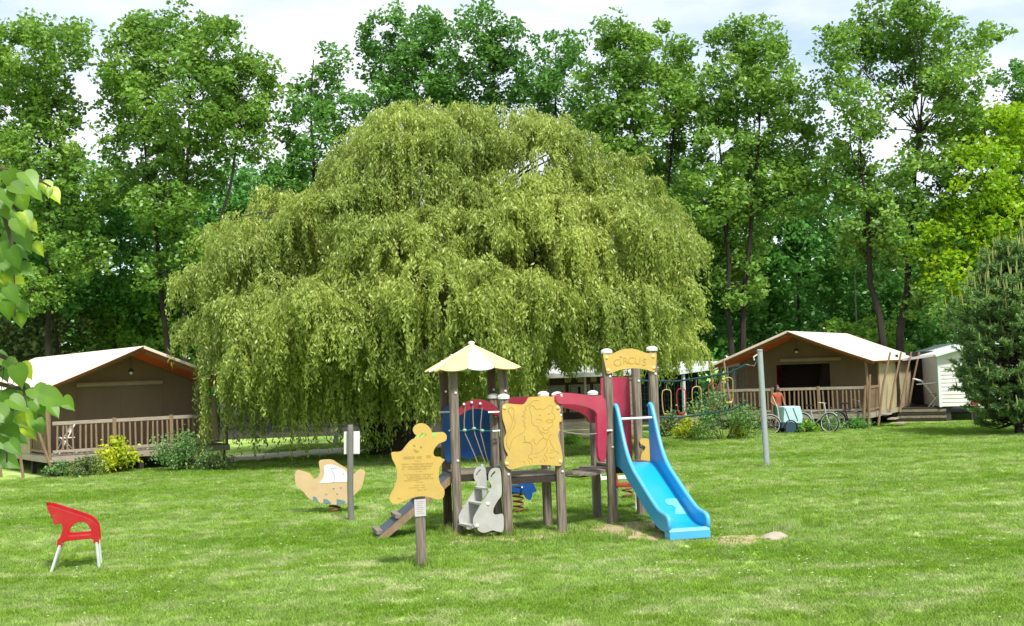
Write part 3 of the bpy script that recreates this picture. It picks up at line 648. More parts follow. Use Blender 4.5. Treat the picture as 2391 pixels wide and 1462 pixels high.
# ------------------------------------------------------------------ shrubs
def shrub(name, px, py, w, h, Y, leafm, label, n, size, seed, group, asp=.6, stems=5):
    rng = np.random.default_rng(seed); b = gnd(px, py) if Y is None else at(px, py, Y); b.z = 0
    root = empty(name, b, 0, label, 'shrub', group); mb = MB(); C = []
    for i in range(stems*3):
        a = rng.random()*6.283; r = w*.5*rng.random()**.6; z = h*rng.uniform(.25, .9)*(1-.35*(r/(w*.5))**2); c = b+Vector((r*math.cos(a), r*math.sin(a)*.8, z)); C.append(c)
        mb.tube(wob(b+Vector((r*.15*math.cos(a), r*.15*math.sin(a), -.03)), c, 4, .03, rng), [.014, .011, .008, .004], 4, cap=False)
    C = np.array([tuple(c) for c in C]); k = rng.integers(0, len(C), n); P = C[k]+rng.normal(size=(n, 3))*np.array([w*.11, w*.11, h*.11])
    P[:, 2] = np.clip(P[:, 2], .06, None)
    D = unit(rng.normal(size=(n, 3))+np.array([0, 0, .3])); V, F, T = leaf_quads(P-np.array(b), D, size*rng.uniform(.6, 1.3, n), asp, .6, .15, rng)
    raw_mesh('foliage', V, F, leafm, root, T); mb.build('stems', 'bark', root)
GS = 'shrubs planted along the lawn edge'
shrub('shrub', 272, 1106, 1.05, 1.05, None, 'leaf_yellow', 'bright yellow-green shrub before the left tent deck', 1500, .115, 1, GS)
shrub('shrub', 432, 1100, 1.75, 1.25, None, 'leaf_shrub', 'loose dark green shrub at the right end of the left tent deck', 2600, .085, 2, GS)
shrub('shrub', 196, 1114, 1.1, .62, None, 'leaf_low', 'low dull green shrub left of the yellow shrub', 1100, .08, 3, GS)
shrub('shrub', 132, 1116, .6, .5, None, 'leaf_shrub', 'small low shrub beside the left tent pole', 600, .08, 4, GS)
shrub('shrub', 505, 1098, .9, .55, None, 'leaf_low', 'low shrub under the right corner of the left tent deck', 900, .08, 5, GS)
shrub('shrub', 1607, 1026, 1.0, .75, None, 'leaf_yellow', 'yellow-green shrub right of the blue slide top', 1300, .10, 6, GS)
shrub('shrub', 1690, 1028, 2.1, 1.75, None, 'leaf_shrub', 'tall dark green shrub before the covered terrace', 3600, .09, 7, GS)
shrub('shrub', 1737, 1022, .75, .85, None, 'leaf_yellow', 'small yellow shrub left of the grey net post', 1100, .10, 8, GS)
shrub('shrub', 1560, 1022, .9, 1.0, None, 'leaf_low', 'green shrub hidden partly by the slide rail', 1100, .09, 9, GS)
shrub('shrub', 1878, 1012, .85, .55, None, 'leaf_fresh', 'low fresh green plant before the bicycle trailer', 900, .09, 10, GS)
shrub('shrub', 1938, 1008, 1.1, .75, None, 'leaf_shrub', 'thin green plant at the bicycles before the right tent rail', 800, .08, 11, GS)
shrub('shrub', 2000, 1004, .9, .6, None, 'leaf_deep', 'dark low plant at the corner of the right tent deck', 700, .08, 12, GS)
shrub('shrub', 870, 1062, .9, .9, 38.5, 'leaf_fresh', 'light green shoots at the foot of the willow', 800, .1, 13, GS)
shrub('shrub', 1330, 1040, .8, .4, None, 'leaf_fresh', 'small green plant seen under the playground bridge', 500, .08, 14, GS)
rng = np.random.default_rng(91); b = at(2010, 1000, 55); b.z = 0
make_tree('young_tree', b, lobe_px([(1960, 790, 45), (2040, 790, 55), (2090, 820, 40), (2000, 820, 45)], 55, .6, rng), 'bright green young tree behind the right tent roof', None, 'leaf_fresh', 'bark', .08, 22, .4, 40, .22, 91)
# ------------------------------------------------------------------ playground structure
TH = math.radians(14); RR = Vector((math.cos(TH), math.sin(TH), 0)); BB = Vector((-math.sin(TH), math.cos(TH), 0)); UP = Vector((0, 0, 1))
RZ = Matrix.Rotation(TH, 3, 'Z')
pB = gnd(1070, 1250); pA = pB+BB*.84; pD = pB+RR*.82; pC = pD+BB*.84
pF = gnd(1187, 1254); pI = pF+RR*.88; pE = pF+BB*.70; pG = pI+BB*.84
pJ = gnd(1432, 1225); pK = pJ+RR*.80; pL = pJ+BB*.84; pM = pK+BB*.84
ps = empty('play_structure', (pF+pI)/2, 0, 'wooden playground climbing tower with yellow roof, lion panel and blue slide', 'playground')
def post(p, h, cap=True, m='post_wood', w=.135, lean=0):
    mb = MB(); n = 6
    for k in range(1): mb.box(p+Vector((0, 0, h/2-.05)), (w, w, h+.1), RZ, .022)
    o = mb.build('post', m, ps)
    if cap:
        c = MB(); c.lathe([(w*.70, -.012), (w*.72, .028), (w*.60, .044), (w*.34, .062), (w*.10, .068)], p+Vector((0, 0, h)), 10); c.build('post_cap', 'white_cap', o, smooth=True)
    for z in (h*.45, h*.86):
        b = MB(); b.ball(p-BB*(w*.52)+Vector((.02, 0, z)), .02, 8, (1, .6, 1)); b.build('bolt', 'white_cap', o, smooth=True)
    return o
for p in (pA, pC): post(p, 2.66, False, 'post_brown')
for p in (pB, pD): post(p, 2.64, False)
for p in (pE, pF, pG, pI): post(p, 2.17)
post(pL, 2.14); post(pJ, 2.84); post(pK, 2.86); post(pM, 2.72, False)
# roof: four slopes of three scalloped panels
c1 = pB+RR*.41+BB*.42; apex = c1+Vector((0, 0, 3.07)); hs = .66; ez = 2.66
mb = MB(); mb.ball(apex+Vector((0, 0, .005)), .055, 10, (1, 1, .6))
corners = [c1+RR*(sx*hs)+BB*(sy*hs)+Vector((0, 0, ez)) for sx, sy in ((-1, -1), (1, -1), (1, 1), (-1, 1))]
RB = []
for a in range(4):
    mid = (corners[a]+corners[(a+1) % 4])/2
    for t in (.48, .72):
        for s in (.3, .7): RB.append(apex.lerp(corners[a].lerp(corners[(a+1) % 4], s), t)+Vector((0, 0, .012)))
roof = mb.build('roof', 'white_cap', ps, smooth=True)
for q in RB:
    k = MB(); k.ball(q, .018, 6); k.build('roof_bolt', 'white_cap', roof, smooth=True)
for a in range(4):
    A_, B_ = corners[a], corners[(a+1) % 4]; nrm = (B_-A_).cross(apex-A_).normalized(); nrm = nrm if nrm.z > 0 else -nrm
    for k in range(3):
        s0, s1 = k/3+.004, (k+1)/3-.004; bot = []
        for i in range(9):
            t = i/8; s = s0+(s1-s0)*t; e = A_.lerp(B_, s); dirn = (e-apex).normalized(); bot.append(e+dirn*(.075*math.sin(math.pi*t)**.8))
        p = MB(); tp = [apex.lerp(A_.lerp(B_, s), .04) for s in (s1, s0)]
        p.poly([[x+nrm*(.004 if k == 1 else 0) for x in bot+tp]], -nrm*.016); p.build('roof_panel', 'roof_white' if k == 1 else 'roof_yellow', roof)
mb = MB()
for a in range(4): mb.beam(corners[a]-Vector((0, 0, .05)), apex-Vector((0, 0, .05)), .04, .04)
mb.build('roof_frame', 'post_brown', ps)
# decks
def deck(name, o, w, d, z, n=6, m='plank_wood'):
    fr = MB()
    for y in (.03, d-.03): fr.beam(o+BB*y+UP*(z-.09), o+BB*y+RR*w+UP*(z-.09), .05, .11)
    for x in (.03, w-.03): fr.beam(o+RR*x+BB*.06+UP*(z-.09), o+RR*x+BB*(d-.06)+UP*(z-.09), .05, .11)
    f = fr.build('deck_frame', 'dark_wood', ps); pw = d/n
    for i in range(n):
        p = MB(); p.box(o+RR*(w/2)+BB*(pw*(i+.5))+UP*(z-.015), (w, pw-.008, .032), RZ); p.build('plank', m, f)
deck('platform', pB, .82, .84, .99); deck('platform', pF, .88, .84, .96); deck('platform', pJ, .80, .84, .98)
# hanging bridge between platform and slide tower
a0, a1 = pI+RR*.07+BB*.12, pJ-RR*.07+BB*.12; mb = MB()
for off in (0, .6):
    pts = [a0.lerp(a1, t)+BB*off+UP*(.90-.07*math.sin(math.pi*t)) for t in (0, .2, .4, .6, .8, 1)]; mb.tube(pts, .012, 6)
br = mb.build('bridge_chain', 'slot_dark', ps)
for i in range(7):
    t = (i+.5)/7; c = a0.lerp(a1, t)+BB*.3+UP*(.93-.07*math.sin(math.pi*t)); p = MB()
    p.box(c, ((a1-a0).length/7-.015, .66, .04), Matrix.Rotation(math.atan2((a1-a0).y, (a1-a0).x), 3, 'Z') @ Matrix.Rotation(.10*math.cos(math.pi*t), 3, 'Y')); p.build('plank', 'plank_wood', br)
# magenta beams along the bridge
def panel(name, pts, P, N, m, th=.02, holes=(), parent=None, sub=4, sharp=False):
    f = (lambda l: l) if sharp else (lambda l: smooth_loop(l, sub))
    lp = [[onplane(x, y, P, N) for x, y in f(l)] for l in [pts]+list(holes)]
    mb = MB(); mb.poly(lp, -N*th); return mb.build(name, m, parent or ps)
NJ = (pJ-pI).cross(UP).normalized(); NJ = NJ if NJ.y < 0 else -NJ
panel('bridge_beam', [(1303, 919), (1345, 919), (1385, 926), (1414, 935), (1415, 1066), (1398, 1067), (1395, 985), (1391, 962), (1372, 951), (1340, 944), (1303, 942)], pI+NJ*.09, NJ, 'magenta', .05, sub=3)
NL = (pL-pE).cross(UP).normalized(); NL = NL if NL.y < 0 else -NL
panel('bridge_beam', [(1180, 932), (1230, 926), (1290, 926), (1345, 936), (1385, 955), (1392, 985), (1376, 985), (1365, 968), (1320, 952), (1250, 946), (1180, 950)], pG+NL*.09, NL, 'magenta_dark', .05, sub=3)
# red arch with knobs, ropes and green balls, blue panel behind
NF = -BB
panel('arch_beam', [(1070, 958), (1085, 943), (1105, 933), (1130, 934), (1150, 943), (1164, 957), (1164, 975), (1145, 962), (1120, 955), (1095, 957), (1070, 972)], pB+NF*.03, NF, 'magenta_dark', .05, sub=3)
PFk = pB+NF*.04
for x, y in ((1083, 944), (1101, 940), (1121, 943)):
    k = MB(); k.ball(onplane(x, y, PFk, NF)+NF*.01, .022, 8); k.build('knob', 'white_cap', ps, smooth=True)
rp = MB()
for tx, ty, mx_, my_, bx, by in ((1086, 950, 1084, 1003, 1108, 1062), (1104, 948, 1106, 1001, 1125, 1060), (1126, 952, 1122, 1004, 1136, 1066)):
    pts = [onplane(x, y, PFk, NF) for x, y in smooth_loop([(tx, ty), (mx_, my_), ((mx_+bx)/2, (my_+by)/2+2), (bx, by), (bx+10, by+26)], 3, False)]; rp.tube(pts, .009, 5)
rp.build('rope', 'rope', ps)
rp = MB(); rp.tube([onplane(x, y, PFk, NF) for x, y in ((1050, 1006), (1085, 1006), (1107, 1002), (1125, 1006), (1165, 1007))], .009, 5); rp.build('cross_rope', 'rope_green', ps)
for x, y in ((1085, 1005), (1107, 1001), (1126, 1006), (1126, 1088), (1164, 1088)):
    k = MB(); k.ball(onplane(x, y, PFk, NF), .036, 10, (1, 1, .8)); k.build('rope_clamp', 'green_knob', ps, smooth=True)
panel('blue_panel', [(1036, 956), (1080, 950), (1128, 950), (1152, 960), (1152, 1068), (1140, 1075), (1125, 1064), (1108, 1066), (1095, 1075), (1080, 1068), (1060, 1072), (1040, 1074)], pA+NF*.10, NF, 'blue_panel', .02, sub=3)
for x0, x1, y in ((1026, 1050, 963), (1140, 1166, 963), (1048, 1072, 1006), (1150, 1168, 1007)):
    k = MB(); q = pB+NF*.085 if x0 > 1130 else pB+BB*.35; k.tube([onplane(x0, y, q, NF), onplane(x1, y-1, q, NF)], .016, 8); k.build('grip_bar', 'alu', ps, smooth=True)
# lion panel
S6 = 6.647; Z1 = lambda l: zc(l, 1150, 900, S6)
lion = Z1([(160, 320), (200, 285), (250, 282), (330, 290), (460, 297), (500, 280), (530, 240), (555, 195), (600, 180), (700, 175), (840, 155), (900, 175), (980, 180), (965, 230), (1010, 290), (1045, 340), (1060, 390), (1045, 430), (1075, 500), (1070, 560), (1040, 572), (1035, 650), (1045, 690), (1020, 760), (1025, 830), (1055, 920), (1080, 1050), (1090, 1160), (1075, 1220), (1040, 1250), (900, 1240), (700, 1235), (500, 1250), (400, 1280), (290, 1305), (240, 1290), (200, 1240), (190, 1190), (215, 1120), (240, 1080), (200, 1000), (180, 920), (180, 820), (215, 740), (190, 620), (160, 520), (150, 400)])
PL = pF+NF*.10; lp = panel('lion_panel', lion, PL, NF, 'yellow_hdpe', .022, sub=3); lp['label'] = 'yellow panel engraved with a sitting lion'
LINES = [[(240, 390), (270, 450), (300, 510), (305, 590), (280, 660), (230, 750), (215, 850), (225, 940), (262, 1000)], [(240, 390), (252, 350), (310, 350), (335, 400), (330, 470), (320, 490), (350, 560), (345, 620), (310, 690), (262, 760)],
 [(520, 640), (490, 720), (400, 770), (320, 830), (285, 900), (270, 980), (265, 1020)], [(720, 235), (640, 235), (580, 290), (500, 340), (530, 380), (480, 400), (510, 440), (460, 480), (510, 500), (475, 560), (510, 590), (480, 620), (520, 640)],
 [(575, 330), (600, 310), (640, 325), (680, 370), (740, 360), (780, 375), (830, 350), (860, 320), (910, 305), (940, 340), (920, 420), (960, 450), (965, 510), (930, 530), (940, 600), (915, 640), (880, 650), (875, 710), (830, 740), (760, 720), (710, 680), (700, 630), (650, 625), (610, 570), (610, 480), (580, 400), (575, 330)],
 [(830, 540), (850, 575), (900, 580), (935, 550), (880, 530), (830, 540)], [(780, 650), (800, 690), (850, 690), (870, 650)], [(680, 530), (730, 525), (770, 545)],
 [(490, 780), (500, 830), (510, 870), (470, 885), (540, 880), (600, 910), (620, 980), (600, 1050), (560, 1090), (570, 1130), (620, 1140)], [(510, 870), (560, 880), (600, 870), (640, 820), (650, 890), (690, 910), (720, 870), (760, 830), (800, 820), (860, 850), (890, 770), (930, 770)],
 [(850, 850), (830, 930), (780, 1000), (700, 1050), (600, 1060)], [(890, 850), (920, 930), (960, 990), (900, 1005)], [(850, 960), (850, 1020), (800, 1070), (830, 1100), (850, 1150), (830, 1180)], [(870, 1050), (920, 1040), (980, 1020), (1030, 1060)], [(890, 1110), (920, 1130), (970, 1110)],
 [(470, 1170), (500, 1190), (490, 1230)], [(540, 1150), (570, 1180), (580, 1220)], [(600, 1130), (620, 1180), (600, 1225)], [(740, 1160), (770, 1190)], [(780, 1130), (810, 1160), (800, 1190)], [(720, 720), (780, 770), (790, 820)], [(640, 1120), (700, 1105)]]
mb = MB()
for l in LINES: mb.tube([onplane(x, y, PL, NF)+NF*.0 for x, y in smooth_loop(Z1(l), 3, False)], .0042, 5)
for x, y in Z1([(735, 460), (873, 440)]): mb.ball(onplane(x, y, PL, NF), .014, 8, (1, .4, 1))
mb.build('lion_drawing', 'yellow_line', lp)
for x, y in Z1([(180, 345), (1010, 345), (220, 1215), (1050, 1180)]):
    k = MB(); k.ball(onplane(x, y, PL, NF)+NF*.004, .030, 10, (1, .35, 1)); k.build('screw_cover', 'roof_yellow', lp, smooth=True)
# arch sign CIRCUS
PJ = pJ+NF*.10; Z2 = lambda l: zc(l, 1390, 790, 13.29)
ap = panel('arch_sign', Z2([(250, 500), (400, 500), (560, 470), (700, 400), (850, 345), (1000, 322), (1150, 325), (1300, 350), (1450, 410), (1600, 460), (1700, 466), (1890, 470), (1890, 700), (1862, 950), (1840, 1040), (1790, 1042), (1700, 1010), (1550, 965), (1350, 940), (1100, 935), (850, 965), (650, 1020), (500, 1075), (420, 1095), (365, 1080), (340, 980), (290, 750)]), PJ, NF, 'yellow_hdpe', .022, sub=3)
ap['label'] = 'arched yellow board reading CIRCUS'
def text_mesh(body, size, ext):
    cu = bpy.data.curves.new('lettering', 'FONT'); cu.body = body; cu.size = size; cu.extrude = ext; cu.align_x = 'CENTER'; cu.offset = .0; cu.fill_mode = 'BOTH'; cu.resolution_u = 4
    o = bpy.data.objects.new('lettering', cu); COL.objects.link(o); dg = bpy.context.evaluated_depsgraph_get(); me = bpy.data.meshes.new_from_object(o.evaluated_get(dg))
    vs = [v.co.copy() for v in me.vertices]; fs = [tuple(p.vertices) for p in me.polygons]; bpy.data.objects.remove(o); bpy.data.meshes.remove(me); return vs, fs
mb = MB()
for i, (ch, x, y, rot, sz) in enumerate((('C', 690, 860, .22, .17), ('i', 805, 830, .15, .17), ('R', 940, 800, .08, .17), ('C', 1110, 795, 0, .17), ('U', 1310, 800, -.08, .17), ('S', 1510, 840, -.2, .17))):
    vs, fs = text_mesh(ch, sz, .003); o = onplane(*Z2([(x, y)])[0], PJ, NF)+NF*.002
    c, s = math.cos(rot), math.sin(rot); mb.add([o+RR*(v.x*c-v.y*s)+UP*(v.x*s+v.y*c)+NF*v.z for v in vs], fs)
mb.ball(onplane(*Z2([(780, 565)])[0], PJ, NF), .026, 10, (1, .3, 1))
mb.build('lettering', 'faint_line', ap)['kind'] = 'stuff'
for x, y in Z2([(345, 600), (1790, 560), (390, 990), (1815, 910)]):
    k = MB(); k.ball(onplane(x, y, PJ, NF)+NF*.004, .030, 10, (1, .35, 1)); k.build('screw_cover', 'roof_yellow', ap, smooth=True)
# magenta curved panel and small yellow panel at the back of the slide tower
PM = pL+NF*.02
mb = MB(); bot = 1.02; top = 2.42; n = 8; prof = []
for i in range(n+1):
    a = math.radians(-30+i*17); prof.append(pL+RR*(.20+.30*math.sin(a)+.05)+BB*(-.34+.20*math.cos(a)))
outer = prof; inner = [p+BB*.025 for p in prof]
vs = [p+UP*z for z in (bot, top) for p in outer]+[p+UP*z for z in (bot, top) for p in inner]; k = n+1; fs = []
for i in range(n): fs += [(i, i+1, k+i+1, k+i), (2*k+i+1, 2*k+i, 3*k+i, 3*k+i+1), (i, 2*k+i, 2*k+i+1, i+1), (k+i, k+i+1, 3*k+i+1, 3*k+i)]
fs += [(0, k, 3*k, 2*k), (n, 2*k+n, 3*k+n, k+n)]
mb.add(vs, fs); mb.build('curved_panel', 'magenta', ps, smooth=True)
panel('yellow_panel', [(1494, 1028), (1500, 1024), (1510, 1024), (1516, 1030), (1517, 1076), (1497, 1076), (1499, 1058), (1506, 1050), (1506, 1042), (1496, 1037)], pM+NF*.11, NF, 'yellow_hdpe', .02, sub=3)
# slide
sc0 = pJ+RR*.405; sw = .29
def SP(u, y, z): return sc0+RR*u-BB*y+UP*z
bed = [(-.02, 1.0), (.14, 1.0), (.30, .955), (.6, .80), (1.0, .60), (1.4, .40), (1.7, .265), (1.9, .205), (2.1, .185), (2.27, .18)]
rail = [(-.02, 1.93), (.06, 1.96), (.14, 1.90), (.24, 1.72), (.36, 1.48), (.5, 1.25), (.66, 1.07), (.85, .93), (1.1, .80), (1.4, .645), (1.7, .50), (1.9, .42), (2.08, .385), (2.2, .37), (2.28, .33), (2.30, .24), (2.28, .18)]
bed_s = smooth_loop(bed, 4, False); rail_s = smooth_loop(rail, 4, False)
sl_ = MB()
vs = [SP(u, y, z) for y, z in bed_s for u in (-sw, sw)]+[SP(u, y, z-.035) for y, z in bed_s for u in (-sw, sw)]; k = len(bed_s)*2; fs = []
for i in range(len(bed_s)-1): fs += [(2*i, 2*i+1, 2*i+3, 2*i+2), (k+2*i+1, k+2*i, k+2*i+2, k+2*i+3)]
sl_.add(vs, fs); slide = sl_.build('slide', 'slide_blue', ps, smooth=True)
slide['label'] = 'blue plastic slide with high curved sides'
lo = [(y, z-.05) for y, z in bed_s]
for s in (-1, 1):
    w = MB(); lp_ = [SP(s*sw, y, z) for y, z in rail_s]+[SP(s*sw, y, z) for y, z in reversed(lo)]
    w.poly([lp_], RR*(s*.03)); w.build('slide_wall', 'slide_blue', slide)
    t = MB(); t.tube([SP(s*(sw+.015), y, z) for y, z in rail_s], .036, 10); t.build('slide_rim', 'slide_rim', slide, smooth=True)
lip = MB(); lp_ = [(2.25, .19), (2.30, .20), (2.335, .15), (2.34, .03), (2.25, .02), (2.12, .03), (2.12, .14)]
lip.poly([[SP(-sw-.03, y, z) for y, z in lp_]], RR*(2*sw+.06)); lip.build('slide_foot', 'slide_rim', slide, bevel=.012)
g = MB(); g.tube([SP(-sw, .2, 1.74), SP(sw, .2, 1.74)], .02, 10); g.build('grab_bar', 'white_cap', slide, smooth=True)
sp = MB(); sp.beam(SP(0, .9, .56), SP(0, 1.0, .0), .07, .05); sp.build('slide_leg', 'dark_wood', slide)
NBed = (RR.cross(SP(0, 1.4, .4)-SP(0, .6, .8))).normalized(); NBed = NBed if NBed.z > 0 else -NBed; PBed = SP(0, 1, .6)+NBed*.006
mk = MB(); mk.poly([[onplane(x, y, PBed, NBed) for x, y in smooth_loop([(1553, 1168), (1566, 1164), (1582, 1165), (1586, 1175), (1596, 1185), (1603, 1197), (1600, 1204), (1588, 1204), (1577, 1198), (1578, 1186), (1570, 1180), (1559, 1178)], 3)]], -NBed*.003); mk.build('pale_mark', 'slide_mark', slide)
# grey climbing boards
Z3 = lambda l: zc(l, 1000, 1050, 6.646)
brd = Z3([(960, 330), (1000, 295), (1060, 285), (1110, 300), (1130, 400), (1140, 600), (1130, 720), (1080, 790), (1020, 900), (1010, 980), (1060, 1012), (1165, 1012), (1165, 1260), (1080, 1272), (1000, 1252), (900, 1285), (830, 1285), (775, 1252), (760, 1220), (710, 1190), (695, 1100), (720, 1020), (800, 880), (880, 760), (960, 630), (980, 560), (940, 480), (935, 400)])
slot = [Z3([(970, 420), (985, 380), (1020, 340), (1040, 330), (1035, 365), (1000, 395), (985, 430)])]
near = pF-RR*.04+NF*.03
cb = panel('climbing_board', brd, near, NF, 'grey_hdpe', .025, slot, sub=3)
# the far board is the same outline set back half a metre and a little left
off = BB*.48-RR*.13; lpz = [[onplane(x, y, near, NF)+off for x, y in smooth_loop(l, 3)] for l in [brd]+slot]; mb = MB(); mb.poly(lpz, -NF*.025); mb.build('climbing_board', 'grey_hdpe', ps)
for (x, y) in Z3([(760, 1180), (925, 840)]):
    k = MB(); k.ball(onplane(x, y, near, NF)+NF*.004, .028, 10, (1, .5, 1)); k.build('screw_cover', 'white_cap', cb, smooth=True)
for (x, y) in Z3([(745, 1200), (900, 850), (990, 620)]):
    k = MB(); a = onplane(x, y, near, NF)-NF*.03; k.beam(a, a+off, .12, .03); k.build('tread', 'grey_hdpe', ps)
# ramp with treads on the left
e0 = pB+UP*.97-RR*.06+BB*.10; run = 1.22; d0 = Vector((-RR.x*run, -RR.y*run, -.93)); wv = BB*.62
mb = MB(); nn = d0.cross(wv).normalized(); nn = nn if nn.z > 0 else -nn
mb.poly([[e0, e0+wv, e0+wv+d0, e0+d0]], -nn*.025); rmp = mb.build('ramp', 'ramp_grey', ps)
for o_ in (Vector(), wv):
    k = MB(); k.beam(e0+o_-nn*.06, e0+o_+d0-nn*.06, .05, .10); k.build('ramp_beam', 'tent_wood', rmp)
for t in (.42, .70, .95):
    c = e0+d0*t+wv*.5; k = MB(); k.box(c+nn*.03, (.10, .56, .06), RZ); k.build('ramp_tread', 'plank_wood', rmp)
# rope handrail along the bridge, steel ball clamp
mb = MB(); a_, b_ = pI+UP*1.62-BB*.07, pJ+UP*1.55-BB*.07
mb.tube([a_.lerp(b_, t)-UP*(.06*math.sin(math.pi*t)) for t in np.linspace(0, 1, 7)], .010, 6); mb.build('handrail_rope', 'rope', ps)
k = MB(); k.tube([b_-RR*.11, b_+RR*.02], .018, 8); k.build('rope_clamp', 'alu', ps, smooth=True)

# ------------------------------------------------------------------ front sign
Z4 = lambda l: zc(l, 900, 980, 6.644)
sb = gnd(985, 1328); sg = empty('playground_sign', sb, 0, 'yellow creature-shaped playground rules board on a wooden post', 'sign'); NS = Vector((.10, -1, 0)).normalized(); SR = Vector((-NS.y, NS.x, 0))
mb = MB(); mb.box(sb+Vector((0, 0, .62)), (.135, .135, 1.28), Matrix.Rotation(math.atan2(SR.y, SR.x), 3, 'Z'), .02); mb.build('post', 'post_wood', sg)
PS_ = sb+NS*.095
so_ = [(100, 505), (200, 500), (260, 475), (310, 410), (380, 330), (450, 290), (530, 280), (590, 275), (625, 250), (625, 215), (600, 202), (570, 212), (540, 235), (500, 243), (455, 225), (425, 165), (440, 110), (490, 70), (560, 55), (630, 75), (690, 130), (722, 200), (728, 270), (745, 298), (770, 285), (800, 240), (850, 195), (910, 200), (950, 250), (945, 310), (910, 340), (830, 370), (775, 430), (745, 500), (755, 555), (790, 575), (850, 580), (880, 605), (920, 620), (890, 660), (840, 740), (830, 830), (830, 920), (860, 1010), (910, 1080), (915, 1160), (890, 1215), (840, 1240), (780, 1235), (700, 1210), (600, 1190), (500, 1195), (400, 1220), (300, 1260), (210, 1300), (150, 1310), (90, 1285), (60, 1220), (80, 1150), (130, 1060), (170, 950), (180, 850), (160, 720), (110, 620), (95, 560)]
bd = panel('board', Z4(so_), PS_, NS, 'yellow_hdpe', .02, parent=sg, sub=3)
mb = MB(); rg_ = random.Random(3)
for x0, x1, y, h in ((280, 570, 595, 44), (608, 705, 575, 44), (455, 555, 645, 16), (250, 765, 695, 26), (265, 720, 735, 26), (250, 690, 772, 24), (470, 580, 808, 14), (290, 745, 860, 20), (330, 720, 892, 20), (345, 750, 922, 20), (285, 560, 950, 18), (470, 585, 972, 12), (430, 620, 1022, 16), (360, 665, 1060, 18), (480, 650, 1092, 16), (180, 290, 1225, 18)):
    x = x0
    while x < x1-8:
        w = min(rg_.uniform(9, 16)*(1.6 if h > 30 else 1), x1-x)
        if rg_.random() > .16:
            yy = y-(x-x0)*.03; q = Z4([(x, yy-h/2), (x+w, yy-h/2-.3), (x+w, yy+h/2), (x, yy+h/2)]); mb.poly([[onplane(a, b, PS_, NS)+NS*.0015 for a, b in q]], -NS*.004)
        x += w+rg_.uniform(3, 6)
mb.build('lettering', 'yellow_line', bd)['kind'] = 'stuff'
mb = MB()
for x, y in Z4([(448, 400), (550, 425)]): mb.ball(onplane(x, y, PS_, NS), .018, 8, (1, .3, 1))
q = Z4([(435, 445), (480, 470), (530, 490), (500, 520), (465, 520), (440, 490)]); mb.poly([[onplane(a, b, PS_, NS)+NS*.0015 for a, b in q]], -NS*.004)
mb.build('face_drawing', 'yellow_line', bd)
mat('notice_white', (.80, .78, .78), (.72, .66, .68), .5, 9); mat('notice_grey', (.55, .5, .52), None, .6)
q = [(967, 1167), (994, 1165), (995, 1205), (969, 1207)]; mb = MB(); PN = sb+NS*.078; mb.poly([[onplane(a, b, PN, NS) for a, b in q]], -NS*.006); pl = mb.build('notice_plate', 'notice_white', sg, bevel=.002)
mb = MB()
for i in range(7):
    y = 1171+i*4.6; mb.poly([[onplane(a, b, PN, NS)+NS*.0012 for a, b in ((973, y), (990-(i % 3)*2, y-.6), (990-(i % 3)*2, y+.9), (973, y+1.5))]], -NS*.003)
mb.build('lettering', 'notice_grey', pl)['kind'] = 'stuff'

# ------------------------------------------------------------------ round post with white plate seen from behind
b = gnd(820, 1218); r2 = empty('sign_post', b, 0, 'grey round post with a white plate seen from behind, by the boat rider', 'sign')
tp = onplane(818, 992, b, Vector((0, -1, 0))); mb = MB(); mb.tube([b-UP*.05, b+UP*.6, tp-UP*.1, tp-UP*.02, tp], [.057, .056, .055, .052, .046], 12); mb.build('post', 'post_grey', r2, smooth=True)
mb = MB(); q = [(803, 1008), (840, 1007), (840, 1060), (803, 1061)]; PQ = b+Vector((0, .075, 0)); NQ = Vector((0, -1, 0)); mb.poly([[onplane(x, y, PQ, NQ) for x, y in q]], Vector((0, .012, 0))); mb.build('plate', 'boat_white', r2, bevel=.01)

# ------------------------------------------------------------------ spring riders
def spring(mb, c, r, h, n=4, wr=.014):
    mb.tube([c+Vector((r*math.cos(a), r*math.sin(a), h*a/(2*math.pi*n))) for a in np.linspace(0, 2*math.pi*n, n*14)], wr, 6)
b = gnd(782, 1198); b0 = b; rd = empty('spring_rider', b, 0, 'boat-shaped spring rider in tan with a white cabin', 'spring rider', 'spring riders on the lawn')
Z5 = lambda l: zc(l, 660, 1040, 7.696); NB = Vector((.12, -1, 0)).normalized()
hull = Z5([(235, 480), (260, 465), (440, 510), (500, 550), (540, 610), (600, 612), (650, 540), (672, 450), (650, 310), (690, 280), (870, 275), (1000, 350), (1130, 430), (1165, 480), (1180, 530), (1270, 535), (1330, 480), (1400, 450), (1480, 490), (1460, 590), (1440, 700), (1390, 790), (1290, 890), (1200, 980), (1140, 1050), (1000, 1070), (860, 1060), (700, 1035), (540, 985), (450, 930), (370, 830), (250, 730), (220, 590)])
hp = panel('hull', hull, b+NB*.15, NB, 'boat_tan', .03, parent=rd, sub=3)
lp_ = [onplane(x, y, b+NB*.15, NB)-NB*.28 for x, y in smooth_loop(hull, 3)]; mb = MB(); mb.poly([lp_], -NB*.03); mb.build('hull', 'boat_yellow', rd)
panel('cabin', Z5([(745, 370), (870, 345), (1000, 385), (1130, 465), (1160, 560), (1155, 650), (900, 664), (665, 680), (725, 600), (752, 480)]), b+NB*.156, NB, 'boat_white', .006, parent=hp, sub=3)
for q in ([(545, 915), (600, 930), (640, 1000), (630, 1020), (545, 985)], [(735, 960), (800, 970), (870, 1030), (870, 1058), (730, 1035)], [(970, 965), (1050, 980), (1130, 1005), (1120, 1050), (970, 1060)]):
    panel('wave', Z5(q), b+NB*.156, NB, 'boat_blue', .006, parent=hp, sharp=True)
mb = MB()
